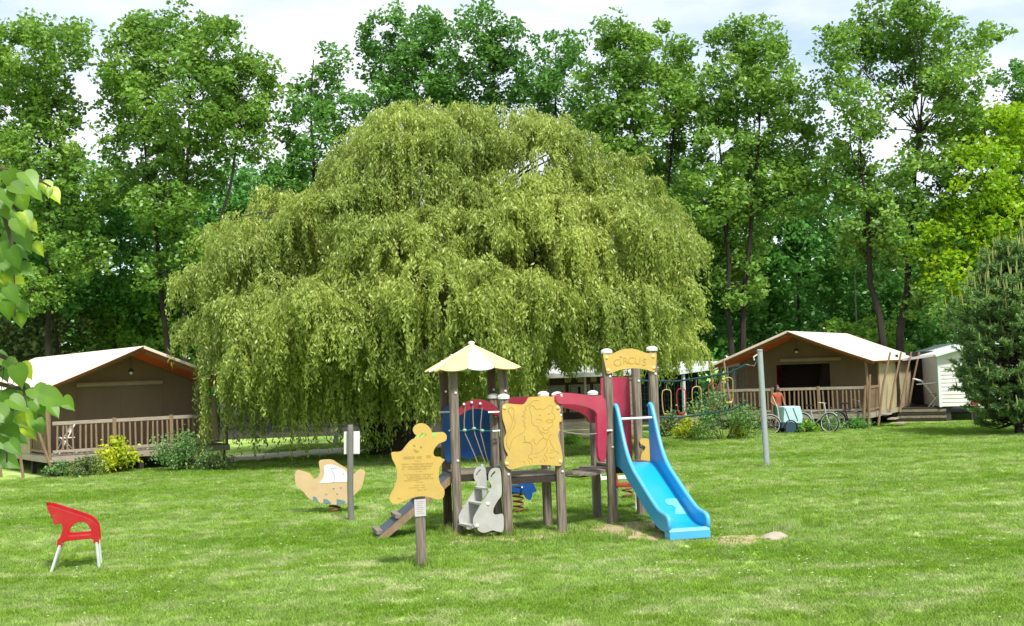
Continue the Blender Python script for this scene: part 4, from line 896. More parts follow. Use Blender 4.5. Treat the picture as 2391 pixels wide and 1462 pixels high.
for x, y in Z5([(915, 770), (1045, 755), (785, 870), (980, 865), (1090, 510)]): mb.ball(onplane(x, y, b+NB*.152, NB), .02, 8, (1, .4, 1))
mb.tube([onplane(x, y, b+NB*.157, NB) for x, y in smooth_loop(Z5([(970, 405), (880, 410), (900, 480), (935, 550), (915, 665)]), 3, False)], .006, 5)
mb.build('fixings', 'grey_metal', hp)
mb = MB(); q0 = onplane(782, 1120, b, NB); mb.box(q0, (.34, .24, .04)); mb.build('seat', 'boat_yellow', rd, bevel=.01)
mb = MB(); spring(mb, b, .10, .18, 2, .02); mb.build('spring', 'spring', rd, smooth=True)
mb = MB(); mb.box(b+UP*.2, (.30, .22, .03)); mb.build('spring_plate', 'slot_dark', rd)
# blue elephant
b = gnd(1211, 1199); rd = empty('spring_rider', b, 0, 'blue elephant-shaped spring rider under the lion panel platform', 'spring rider', 'spring riders on the lawn')
el = Z3([(1180, 545), (1300, 560), (1420, 548), (1465, 482), (1515, 460), (1560, 500), (1620, 510), (1660, 590), (1678, 650), (1625, 662), (1612, 720), (1590, 775), (1540, 772), (1500, 705), (1460, 672), (1310, 662), (1180, 640)])
ep = panel('body', el, b+NB*.10, NB, 'elephant_blue', .025, parent=rd, sub=3)
mb = MB(); mb.poly([[onplane(x, y, b+NB*.10, NB)-NB*.18 for x, y in smooth_loop(el, 3)]], -NB*.025); mb.build('body', 'elephant_blue', rd)
mb = MB(); mb.tube([onplane(1219, 1138, b+NB*.22, NB), onplane(1219, 1138, b-NB*.2, NB)], .016, 8); mb.build('handle', 'boat_white', rd, smooth=True)
mb = MB(); q0 = onplane(1198, 1136, b, NB); mb.box(q0, (.30, .20, .03)); mb.build('seat', 'slot_dark', rd, bevel=.008)
mb = MB(); spring(mb, b, .09, .36, 4, .018); mb.build('spring', 'spring', rd, smooth=True)
mb = MB(); mb.box(b+UP*.37, (.26, .2, .03)); mb.build('spring_plate', 'slot_dark', rd)
# seesaw on a spring far behind the tower
b = gnd(1466, 1166); rd = empty('spring_seesaw', b, 0, 'pale spring seesaw behind the red chair under the slide tower', 'seesaw')
mb = MB(); h = .5; spring(mb, b, .10, .36, 3, .02); mb.build('spring', 'spring', rd, smooth=True)
mb = MB(); mb.beam(b+Vector((-.68, 0, .42)), b+Vector((.62, .1, .44)), .16, .06); mb.build('beam', 'boat_white', rd, bevel=.01)
for s in (-1, 1):
    mb = MB(); mb.beam(b+Vector((s*.5-.02, 0, .44)), b+Vector((s*.5-.02, 0, .66)), .03, .2, Vector((0, 1, 0))); mb.build('handle', 'boat_white', rd)
# ------------------------------------------------------------------ red garden chairs
def chair(label):
    cx0, cy0, s = 175.0, 1333.0, 172.0
    root = empty('garden_chair', (0, 0, 0), 0, label, 'chair', 'red plastic garden chairs')
    def C2(l): return [(((80+a/7.31)-cx0-.035*((1150+b/7.31)-cy0))/s, -(((1150+b/7.31)-cy0)+.035*((80+a/7.31)-cx0))/s) for a, b in l]
    outer = C2([(210, 180), (500, 270), (800, 380), (930, 440), (1010, 510), (1060, 590), (1085, 740), (1090, 870), (1040, 878), (985, 850), (960, 790), (500, 822), (480, 890), (440, 912), (390, 895), (395, 780), (430, 755), (465, 640), (470, 540), (440, 500), (340, 520), (300, 400)])
    hole = C2([(560, 720), (590, 620), (640, 540), (720, 492), (800, 482), (870, 512), (930, 590), (955, 700), (760, 725)])
    for y in (-.25, .22):
        mb = MB(); mb.poly([[Vector((u, y, z)) for u, z in smooth_loop(outer, 3)], [Vector((u, y, z)) for u, z in smooth_loop(hole, 3)]], Vector((0, .03, 0))); mb.build('arm_frame', 'red_plastic', root, bevel=.005)
    bk = C2([(212, 182), (262, 330), (300, 410), (345, 515)]); mb = MB()
    vs = []; n = 8
    for u, z in bk:
        for j in range(n+1):
            y = -.24+.48*j/n; bow = -.035*math.sin(math.pi*j/n); vs.append((u+bow, y, z+.02*math.sin(math.pi*j/n)))
    k = n+1; fs = [(i*k+j, i*k+j+1, (i+1)*k+j+1, (i+1)*k+j) for i in range(len(bk)-1) for j in range(n)]
    m = len(vs); vs += [(a+.014, b, c) for a, b, c in vs]; fs += [tuple(q+m for q in reversed(f)) for f in fs]; mb.add(vs, fs); mb.build('backrest', 'red_plastic', root, smooth=True)
    a, b = C2([(430, 790), (1010, 770)]); mb = MB(); mb.beam(Vector((a[0], -.015, a[1])), Vector((b[0], -.015, b[1])), .46, .025); mb.build('seat', 'red_plastic', root, bevel=.008)
    for y in (-.235, .235):
        for p, q in (((435, 880), (300, 1350)), ((1045, 850), (1100, 1290))):
            (u0, z0), (u1, z1) = C2([p, q]); mb = MB(); mb.tube([(u0, y, z0), (u1, y*1.04, 0)], .021, 8); mb.build('leg', 'alu', root, smooth=True)
    return root
c1_ = chair('red plastic chair with metal legs standing alone at the left of the lawn')
gl_ = gnd(178, 1327); c1_.location = gl_; c1_.rotation_euler.z = math.radians(16)
c2_ = c1_.copy(); COL.objects.link(c2_); c2_['label'] = 'red plastic chair seen from behind under the slide tower'
for ch in list(c1_.children):
    q = ch.copy(); COL.objects.link(q); q.parent = c2_
c2_.location = gnd(1464, 1190); c2_.rotation_euler.z = math.radians(72)
# ------------------------------------------------------------------ volleyball post and net
b = gnd(1791, 1093); tp = onplane(1774, 820, b, Vector((0, -1, 0))); np_ = empty('net_post', b, 0, 'grey metal volleyball post right of the slide', 'post')
mb = MB(); mb.tube([b-UP*.05, b.lerp(tp, .5), tp], [.072, .070, .068], 12); mb.build('pole', 'grey_metal', np_, smooth=True)
mb = MB(); mb.lathe([(.075, 0), (.078, .03), (.05, .045)], tp, 12); mb.build('pole_cap', 'grey_metal', np_, smooth=True)
mb = MB(); mb.tube([tp-UP*.08+Vector((-.06, 0, 0)), tp-UP*.14+Vector((-.16, 0, 0)), tp-UP*.22+Vector((-.14, 0, 0))], .018, 6); mb.build('hook', 'alu', np_, smooth=True)
p2 = at(1425, 1000, 31.2); p2.z = 0; n2 = empty('net_post', p2, 0, 'second volleyball post hidden behind the slide tower', 'post'); mb = MB(); mb.tube([p2-UP*.05, p2+UP*2.5], .06, 10); mb.build('pole', 'grey_metal', n2, smooth=True)
nroot = empty('volleyball_net', b.lerp(p2, .5), 0, 'dark teal volleyball net sagging left from the grey post', 'net')
def npt(t, up):
    k = p2.lerp(b, t); px_ = np.interp(t, [0, .45, .8, .93, 1], [2.30, 2.28, 2.42, 2.62, 2.75])-.10*math.sin(math.pi*t)
    return Vector((k.x, k.y, px_-(.92-.12*(t > .9))*(1-up)))
TT = np.linspace(.0, .90, 19)
for up_, nm in ((1, 'top_rope'), (0, 'bottom_rope')):
    mb = MB(); mb.tube([npt(t, up_) for t in TT], .024 if up_ else .018, 6); mb.build(nm, 'net_teal', nroot, smooth=True)
mb = MB(); mb.tube([npt(.90, 1), npt(.95, 1)-UP*.14, tp-UP*.1], .012, 6); mb.build('tie_cord', 'rope', nroot, smooth=True)
mb = MB()
for t in np.linspace(.0, .9, 42): mb.tube([npt(t, 1), npt(t, 0)], .0025, 3, cap=False)
for u in (.16, .32, .48, .64, .8): mb.tube([npt(t, u) for t in TT], .0025, 3, cap=False)
mb.build('mesh', 'net_teal', nroot)
# ------------------------------------------------------------------ safari tents
def local(root): return lambda: None
class LB(MB):
    """mesh builder whose coordinates are local to the thing"""
    def build(s, *a, **k): k['world'] = False; return MB.build(s, *a, **k)
def grid(mb, f, nu, nv, th):
    vs = [f(i/nu, j/nv) for i in range(nu+1) for j in range(nv+1)]; k = nv+1; n = len(vs)
    fs = [(i*k+j, i*k+j+1, (i+1)*k+j+1, (i+1)*k+j) for i in range(nu) for j in range(nv)]
    vs2 = [Vector(v)-Vector(th) for v in vs]; g = [tuple(q+n for q in reversed(x)) for x in fs]
    ring = [(i*k) for i in range(nu+1)]+[nu*k+j for j in range(1, k)]+[i*k+nv for i in range(nu-1, -1, -1)]+[j for j in range(nv-1, 0, -1)]
    e = [(ring[q], ring[(q+1) % len(ring)], ring[(q+1) % len(ring)]+n, ring[q]+n) for q in range(len(ring))]
    mb.add(list(vs)+vs2, fs+g+e)
def tent(loc, rz, label, right, wd=5.5):
    T = empty('safari_tent', loc, rz, label, 'tent', 'safari tents on raised decks'); hw = wd/2; DZ = .60; LN = 9.2 if right else 12.0; RH, EV = 3.72, 2.50; ro = hw+.28; VD = 2.05
    # deck
    mb = LB(); mb.box((0, LN/2+.03, DZ-.04), (wd, LN, .08)); dk = mb.build('deck', 'plank_wood', T)
    for i in range(18):
        k = LB(); k.box((0, .06+i*.115, DZ+.014), (wd-.04, .105, .024)); k.build('deck_board', 'plank_wood', dk)
    mb = LB(); mb.box((0, .0, DZ-.10), (wd+.02, .05, .17)); mb.build('skirt_board', 'rail_wood', T)
    mb = LB(); mb.box(((1 if right else -1)*(hw+.01), LN/2, DZ-.10), (.05, LN, .17)); mb.build('skirt_board', 'rail_wood', T)
    for x in np.linspace(-hw+.15, hw-.15, 5):
        for y in (.15, 2.1, 5, 8.8):
            k = LB(); k.box((x, y, (DZ-.18)/2-.03), (.12, .12, DZ-.12)); k.build('stilt', 'dark_wood', T)
    # roof
    def slope(s, dz, o, y0, y1): return lambda u, v: Vector((s*ro*u*(1 if o == 0 else .985), y0+(y1-y0)*v, RH-(RH-EV)*u+dz-.035*math.sin(math.pi*u)*(.6+.4*math.sin(9.4*v)**2)))
    mb = LB()
    for s in (-1, 1): grid(mb, slope(s, 0, 0, -.30, LN), 6, 12, (0, 0, .012))
    mb.build('roof', 'canvas_top', T, smooth=True)
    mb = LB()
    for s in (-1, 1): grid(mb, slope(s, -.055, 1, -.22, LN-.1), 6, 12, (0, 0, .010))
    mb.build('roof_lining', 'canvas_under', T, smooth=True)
    for s in ((-1,) if right else (1,)):
        mb = LB(); mb.poly([[Vector((0, -.31, RH+.01)), Vector((s*ro, -.31, EV+.01)), Vector((s*ro, -.31, EV-.07)), Vector((0, -.31, RH-.08))]], Vector((0, .012, 0))); mb.build('roof_hem', 'canvas_top' if s == (-1 if right else 1) else 'canvas_under', T)
    # frame poles under the roof
    for y in (.0, VD, LN-.2):
        for s in (-1, 1):
            k = LB(); k.beam((0, y, RH-.13), (s*(ro-.06), y, EV-.10), .06, .07); k.build('rafter', 'tent_wood', T)
    k = LB(); k.beam((0, -.2, RH-.1), (0, LN-.2, RH-.1), .07, .07); k.build('ridge_pole', 'tent_wood', T)
    # gable wall of canvas
    gw = hw-.05; zz = lambda x: RH-.10-(RH-EV)*abs(x)/ro
    dw, dh = 1.05, 2.45
    if right: outl = [(-gw, DZ+.02), (-dw-.1, DZ+.02), (-dw-.1, dh), (dw-.1, dh), (dw-.1, DZ+.02), (gw, DZ+.02), (gw, zz(gw)), (0, zz(0)), (-gw, zz(gw))]
    else: outl = [(-gw, DZ+.02), (gw, DZ+.02), (gw, zz(gw)), (0, zz(0)), (-gw, zz(gw))]
    mb = LB(); mb.poly([[Vector((x, VD, z)) for x, z in outl]], Vector((0, .02, 0))); wl = mb.build('front_wall', 'canvas_wall', T)
    for x in ((-dw-.16, dw-.04) if right else (-1.3, .05, 1.35)):
        k = LB(); k.box((x, VD-.014, (DZ+dh)/2), (.06, .02, dh-DZ)); k.build('seam', 'canvas_wall', wl)
    if right:
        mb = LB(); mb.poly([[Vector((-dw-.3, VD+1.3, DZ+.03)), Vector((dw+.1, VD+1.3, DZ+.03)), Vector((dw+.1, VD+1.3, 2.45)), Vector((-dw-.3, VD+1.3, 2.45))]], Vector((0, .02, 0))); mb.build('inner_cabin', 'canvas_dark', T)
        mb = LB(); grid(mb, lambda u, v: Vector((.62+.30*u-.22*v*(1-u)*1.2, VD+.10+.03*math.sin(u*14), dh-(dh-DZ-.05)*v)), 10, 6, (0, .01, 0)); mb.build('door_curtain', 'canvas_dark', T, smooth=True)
    bx = (-.95, 1.45) if right else (-1.35, 1.35)
    mb = LB(); mb.tube([(bx[0], VD-.09, 2.62), (bx[1], VD-.09, 2.62)], .075, 8); mb.build('rolled_blind', 'beige_bar', T, smooth=True)
    # side and back walls
    for s in (-1, 1):
        mb = LB(); grid(mb, lambda u, v: Vector((s*(gw+.02+.03*math.sin(u*26)*v), VD+(LN-VD-.15)*u, EV+.02-(EV-.42)*v)), 40, 4, (s*.012, 0, 0)); mb.build('side_wall', 'canvas_side', T, smooth=True)
    mb = LB(); mb.poly([[Vector((x, LN-.12, z)) for x, z in [(-gw, DZ), (gw, DZ), (gw, zz(gw)), (0, zz(0)), (-gw, zz(gw))]]], Vector((0, .02, 0))); mb.build('back_wall', 'canvas_wall', T)
    # veranda posts and railing
    for x in ((-hw+.06, hw-.06)):
        for y in (.06, VD-.08):
            k = LB(); k.tube([(x, y, DZ), (x+.01, y, 1.6), (x-.01, y, EV+.12)], .05, 8); k.build('veranda_post', 'tent_wood', T, smooth=True)
    rz0, rz1 = DZ+.12, DZ+.93; xs = [-hw+.1, -hw/3+.1, hw/3, hw-.1] if not right else [-hw+.1, -.75, 1.0, hw-.1]
    for x in xs[1:-1]:
        k = LB(); k.box((x, .06, DZ+.5), (.11, .10, 1.02), None, .012); k.build('rail_post', 'tent_wood', T)
    for x0, x1 in zip(xs[:-1], xs[1:]):
        k = LB(); k.box(((x0+x1)/2, .055, rz1), (x1-x0-.115, .055, .10)); r_ = k.build('top_rail', 'rail_wood', T)
        k = LB(); k.box(((x0+x1)/2, .055, rz0), (x1-x0-.115, .05, .07)); k.build('bottom_rail', 'rail_wood', T)
    bm_ = None; rgx = random.Random(2)
    for x in np.arange(-hw+.26, hw-.2, .165):
        if min(abs(x-a) for a in xs) < .07: continue
        M = Matrix.Translation((x, .055, 0)) @ Matrix.Rotation(rgx.uniform(-.03, .03), 4, 'Y')
        if bm_ is None:
            k = LB(); k.box((0, 0, (rz0+rz1)/2), (.05, .028, rz1-rz0-.09)); bm_ = k.build('baluster', 'tent_wood', T); bm_.matrix_local = M
        else: share(bm_, T, M)
    # side railing on the open end
    s = 1 if right else -1
    for z, h in ((rz1, .09), (rz0, .07)):
        k = LB(); k.box((s*(hw-.05), VD/2, z), (.05, VD-.3, h)); k.build('side_rail', 'tent_wood', T)
    for y in np.arange(.3, VD-.25, .17): share(bm_, T, Matrix.Translation((s*(hw-.05), y, 0)) @ Matrix.Rotation(math.pi/2, 4, 'Z'))
    # lamp
    mb = LB(); mb.tube([(0, .9, RH-.12), (0, .9, 3.05)], .008, 5); mb.lathe([(.03, .09), (.10, .02), (.11, .0), (.05, -.01)], (0, .9, 2.98), 10); lm = mb.build('lamp', 'slot_dark', T, smooth=True)
    k = LB(); k.ball((0, .9, 2.93), .05, 8); k.build('bulb', 'white_cap', lm, smooth=True)
    # leaning guy poles along the near side
    if right:
        for i, y in enumerate((.9, 2.9, 4.9, 6.6)):
            k = LB(); k.tube([(hw+.12, y-.15, .40 if i else .1), (hw+.34, y, 1.6), (hw+.62, y+.15, 2.78)], [.045, .042, .036], 8); k.build('guy_pole', 'tent_wood', T, smooth=True)
        for p, q in (((-hw-.05, -.15, .5), (-hw-.30, -.2, 2.9)), ((-hw+.6, -.45, 1.0), (-hw+.35, -.3, 2.7)), ((hw-.2, -.25, .0), (hw-.05, -.25, 1.62)), ((hw-.02, -.2, .05), (hw+.12, -.2, 2.0))):
            k = LB(); k.tube([p, q], [.05, .04], 8); k.build('guy_pole', 'tent_wood', T, smooth=True)
        for i in range(3):
            k = LB(); k.box((hw+.25+.25*i, 1.6, DZ-.12-.17*i), (.26, .8, .05)); k.build('step', 'rail_wood', T)
    else:
        for p, q in (((-hw+.02, -.30, .0), (-hw-.12, -.25, 2.65)), ((-hw+.08, -.35, .02), (-hw-.45, -.3, 1.75)), ((-hw-.6, .3, .0), (-hw-.9, .3, 2.7)), ((-hw-.9, 1.6, .0), (-hw-1.2, 1.6, 2.6))):
            k = LB(); k.tube([p, q], [.045, .04], 8); k.build('guy_pole', 'tent_wood', T, smooth=True)
        mb = LB(); grid(mb, lambda u, v: Vector((hw-.98+.55*u+.1*v*u, -.06+.03*math.sin(u*12), 2.15-(2.15-.78)*v)), 14, 6, (0, -.01, 0)); mb.build('wind_curtain', 'canvas_side', T, smooth=True)
    return T
la, lb_ = gnd(112, 1115), gnd(540, 1086)
LA = math.radians(36)
LT = tent(la+Vector((math.cos(LA), math.sin(LA), 0))*2.75, LA, 'beige safari tent with closed front on a raised deck at the left', False, 5.5)
rm = at(1852, 1000, 45.2); rm.z = 0
RT = tent(rm, math.radians(-29), 'beige safari tent with open doorway and leaning side poles at the right', True, 5.7)
# folded white chair behind the left tent rail
def LTW(root): return root.matrix_world
wl_ = empty('folding_chair', LT.matrix_world @ Vector((-2.05, .75, .626)), LT.rotation_euler.z, 'white folding chair on the left tent deck behind the rail', 'chair')
for s in (-.2, .2):
    k = LB(); k.tube([(-.22, s, 0), (.25, s, .86)], .018, 6); k.build('leg', 'boat_white', wl_, smooth=True)
    k = LB(); k.tube([(.28, s, 0), (-.2, s, .48)], .018, 6); k.build('leg', 'boat_white', wl_, smooth=True)
k = LB(); k.box((.02, 0, .45), (.42, .42, .025)); k.build('seat', 'boat_white', wl_)
k = LB(); k.beam((.10, 0, .60), (.24, 0, .86), .40, .02, Vector((1, 0, 0))); k.build('backrest', 'boat_white', wl_)

# ------------------------------------------------------------------ mobile homes
def mobile_home(loc, rz, label, w, d, h, z0, win, awning=None, door=False, wallm='white_siding', nm='mobile_home'):
    T = empty(nm, loc, rz, label, 'mobile home', 'mobile homes beyond the lawn')
    mb = LB(); mb.poly([[Vector((-w/2, 0, z0)), Vector((w/2, 0, z0)), Vector((w/2, 0, h)), Vector((0, 0, h+.42)), Vector((-w/2, 0, h))]], Vector((0, d, 0))); bd_ = mb.build('body', wallm, T)
    n = int((h-z0)/.155)
    for i in range(n):
        k = LB(); z = z0+.01+i*.155; k.add([(-w/2+.02, -.004, z+.15), (w/2-.02, -.004, z+.15), (w/2-.02, -.022, z), (-w/2+.02, -.022, z), (-w/2+.02, .0, z), (w/2-.02, 0, z)], [(0, 1, 2, 3), (3, 2, 5, 4)]); k.build('siding_board', wallm, bd_)
    for s in (-1, 1):
        k = LB(); k.box((s*(w/2+.01), .02, (z0+h)/2), (.10, .10, h-z0+.02)); k.build('corner_trim', 'white_trim', T)
        k = LB(); k.beam((s*(w/2+.15), d/2-.1, h-.03), (0, d/2-.1, h+.46), d+.35, .07, Vector((0, 0, 1)))
        o_ = k.build('roof_slope', 'white_trim', T)
    for x, z, a, b in win:
        k = LB(); k.box((x, -.03, z), (a+.10, .05, b+.10)); f = k.build('window', 'shutter' if wallm != 'brown_wall' else 'rail_wood', T)
        k = LB(); k.box((x, -.058, z), (a, .012, b)); k.build('pane', 'window_glass', f)
    for x in np.linspace(-w/2+.3, w/2-.3, 4):
        k = LB(); k.box((x, .25, z0/2-.02), (.2, .2, z0)); k.build('pier', 'slot_dark', T)
    return T
p = at(2200, 1000, 47.5); p.z = 0; rzm = math.radians(-8)
MH = mobile_home(p+Vector((1.75*math.cos(rzm), 1.75*math.sin(rzm), 0)), rzm, 'white clapboard mobile home half hidden by the pine', 3.5, 8, 2.62, .58, [(-.55, 1.75, .55, .85), (.8, 1.6, .7, .8)])
# dark terrace between the right tent and that home
t0 = at(2112, 1000, 48.2); t0.z = 0; t1 = at(2196, 1000, 47.6); t1.z = 0
TR = empty('wooden_terrace', (t0+t1)/2, math.atan2((t1-t0).y, (t1-t0).x), 'dark wooden terrace between the right tent and the white mobile home', 'terrace'); tw = (t1-t0).length+.5
mb = LB(); mb.box((0, 1.6, .50), (tw, 3.2, .10)); mb.build('deck', 'dark_wood', TR)
for i in range(4):
    k = LB(); k.box((0, -.02+.0*i, .44-i*.125), (tw, .04, .10)); k.build('skirt_board', 'plank_wood' if i % 2 == 0 else 'dark_wood', TR)
for x in (-tw/2+.08, tw/2-.08):
    k = LB(); k.box((x, .08, 1.35), (.10, .10, 2.7)); k.build('post', 'dark_wood', TR)
k = LB(); k.beam((-tw/2-.3, .05, 2.42), (tw/2, .05, 2.66), .10, .10); k.build('awning_bar', 'notice_white', TR)
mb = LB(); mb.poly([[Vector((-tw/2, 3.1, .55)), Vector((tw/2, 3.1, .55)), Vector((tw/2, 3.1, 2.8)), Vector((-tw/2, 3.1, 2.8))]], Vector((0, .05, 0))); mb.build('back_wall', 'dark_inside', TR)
fc = empty('folding_lounger', TR.matrix_world @ Vector((.25, .7, .55)), TR.rotation_euler.z, 'pale folding lounger on the dark terrace', 'chair')
for y in (-.22, .22):
    k = LB(); k.tube([(-.6, y, 1.15), (-.25, y, 1.05), (.3, y, .25), (.1, y, 0)], .018, 6); k.build('frame_tube', 'alu', fc, smooth=True)
    k = LB(); k.tube([(-.45, y, .92), (.65, y, .98)], .018, 6); k.build('arm', 'alu', fc, smooth=True)
    k = LB(); k.tube([(-.05, y, 0), (.6, y, .75)], .018, 6); k.build('leg', 'alu', fc, smooth=True)
k = LB(); k.beam((-.5, 0, 1.1), (-.15, 0, .95), .42, .012); k.build('backrest', 'skirt', fc)
k = LB(); k.beam((-.05, 0, .55), (.45, 0, .5), .42, .012); k.build('seat', 'skirt', fc)
# red and white thing behind the pine
b = at(2276, 965, 44.5); b.z = 0; kr = empty('beach_toy', b, 0, 'red and white plastic toy car beside the pine', 'toy')
mb = MB(); mb.box(b+Vector((.0, 0, .80)), (.22, .22, .17)); mb.build('body', 'red_white', kr, bevel=.04)
for x, z, r_ in ((.28, .98, .12), (.42, .62, .2)):
    mb = MB(); mb.ball(b+Vector((x, -.1, z)), r_, 10, (1.4, .5, .7)); mb.build('bumper', 'white_cap', kr, smooth=True)
mb = MB(); mb.box(b+Vector((.12, .12, .33)), (.2, .18, .7)); mb.build('stand', 'slot_dark', kr)

# brown chalet with white canopy seen under the willow behind the bridge
p = at(1362, 1000, 45.5); p.z = 0
CH = empty('brown_chalet', p, math.radians(4), 'brown timber chalet with white canopy behind the playground bridge', 'chalet')
w = 3.6
mb = LB(); mb.box((0, 1.6, 1.45), (w, 2.4, 2.0)); mb.build('wall', 'brown_wall', CH)
for i, x in enumerate((-1.0, -.05, .9)):
    k = LB(); k.box((x, .36, 1.45), (.82, .07, 1.05)); f = k.build('window', 'rail_wood', CH); k = LB(); k.box((x, .315, 1.45), (.66, .03, .88)); k.build('pane', 'window_glass', f)
mb = LB(); grid(mb, lambda u, v: Vector((-w/2-.1+(w+.2)*u, -.7+2.2*v, 2.42+.62*math.sin(v*1.45)+.03*math.sin(u*40))), 40, 8, (0, 0, .03)); mb.build('canopy', 'roof_white', CH, smooth=True)
mb = LB(); mb.box((0, -.70, 2.34), (w+.2, .03, .16)); mb.build('canopy_valance', 'roof_white', CH)
for x in (-w/2+.05, 0.05, w/2-.05):
    k = LB(); k.box((x, -.62, 1.35), (.09, .09, 2.0)); k.build('post', 'rail_wood', CH)
for i in range(4):
    k = LB(); k.box((0, -.75, .08+i*.155), (w+.3, .05, .14)); k.build('skirt_board', 'rail_wood', CH)
mb = LB(); mb.box((0, 0, .64), (w+.3, 1.5, .06)); mb.build('deck', 'plank_wood', CH)
for i in range(5):
    k = LB(); k.box((-.5+i*.5, .3, 2.2), (.22, .05, .28)); k.build('vent_panel', 'canvas_side', CH)

# covered terrace with white frame beside the right tent
p0 = at(1588, 1000, 46.5); p0.z = 0; p1 = at(1735, 1000, 48.5); p1.z = 0
CT = empty('covered_terrace', (p0+p1)/2, math.atan2((p1-p0).y, (p1-p0).x), 'white-framed covered terrace with dark inside left of the right tent', 'terrace'); w = (p1-p0).length
k = LB(); k.beam((-w/2-.1, -.1, 2.30), (w/2+.1, -.1, 2.56), .12, .16); k.build('roof_edge', 'white_trim', CT)
mb = LB(); mb.add([(-w/2-.1, -.1, 2.36), (w/2+.1, -.1, 2.62), (w/2+.1, 3, 2.75), (-w/2-.1, 3, 2.5)], [(0, 1, 2, 3)]); mb.add([(-w/2-.1, -.1, 2.33), (w/2+.1, -.1, 2.59), (w/2+.1, 3, 2.72), (-w/2-.1, 3, 2.47)], [(3, 2, 1, 0)]); mb.build('roof', 'white_trim', CT)
for x, a in ((-w/2+.28, .10), (w/2-.32, .16), (w/2-.05, .14)):
    k = LB(); k.box((x, 0, 1.45), (a, .10, 1.85)); k.build('post', 'white_trim', CT)
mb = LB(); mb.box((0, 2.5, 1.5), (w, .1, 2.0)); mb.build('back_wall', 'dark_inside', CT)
mb = LB(); mb.box((w/2-.15, .02, 1.5), (.24, .03, 1.8)); mb.build('pane', 'window_glass', CT)
mb = LB(); mb.box((0, 1.2, .55), (w, 2.6, .08)); mb.build('deck', 'plank_wood', CT)
for i in range(4):
    k = LB(); k.box((0, -.12, .08+i*.135), (w, .04, .12)); k.build('skirt_board', 'rail_wood', CT)
for i, (px_, py_, col, up_) in enumerate(((1556, 912, 'yellow', 0), (1590, 910, 'red', 0), (1626, 905, 'yellow', 0), (1664, 898, 'red', 0), (1700, 884, 'yellow', 0))):
    q = at(px_, py_, 45.9); o_ = Vector((q.x, q.y, 0)); hh = q.z
    words = ('leftmost of the yellow frames hanging before the covered terrace', 'left red frame hanging before the covered terrace', 'middle yellow frame hanging before the covered terrace', 'right red frame hanging before the covered terrace', 'rightmost yellow frame hanging before the covered terrace')
    hf = empty('hanging_frame', (o_.x, o_.y, hh), 0, words[i], 'swing frame', 'plastic frames hanging in a row'); m_ = 'yellow_hdpe' if col == 'yellow' else 'red_plastic'
    k = LB(); k.tube([Vector(v) for v in smooth_loop([(-.14, 0, -.02), (.14, 0, 0), (.17, .02, -.35), (.13, 0, -.85), (-.1, 0, -.95), (-.17, .02, -.5)], 3)], .021, 6, closed=True); k.build('loop', m_, hf, smooth=True)
    k = LB(); k.tube([(0, 0, 0), (.02, .1, .22+.05*i)], .012, 5); k.build('cord', 'rope', hf)
    k = LB(); k.box((0, 0, -.9), (.22, .1, .07)); k.build('seat', m_ if col == 'red' else 'roof_yellow', hf, bevel=.01)

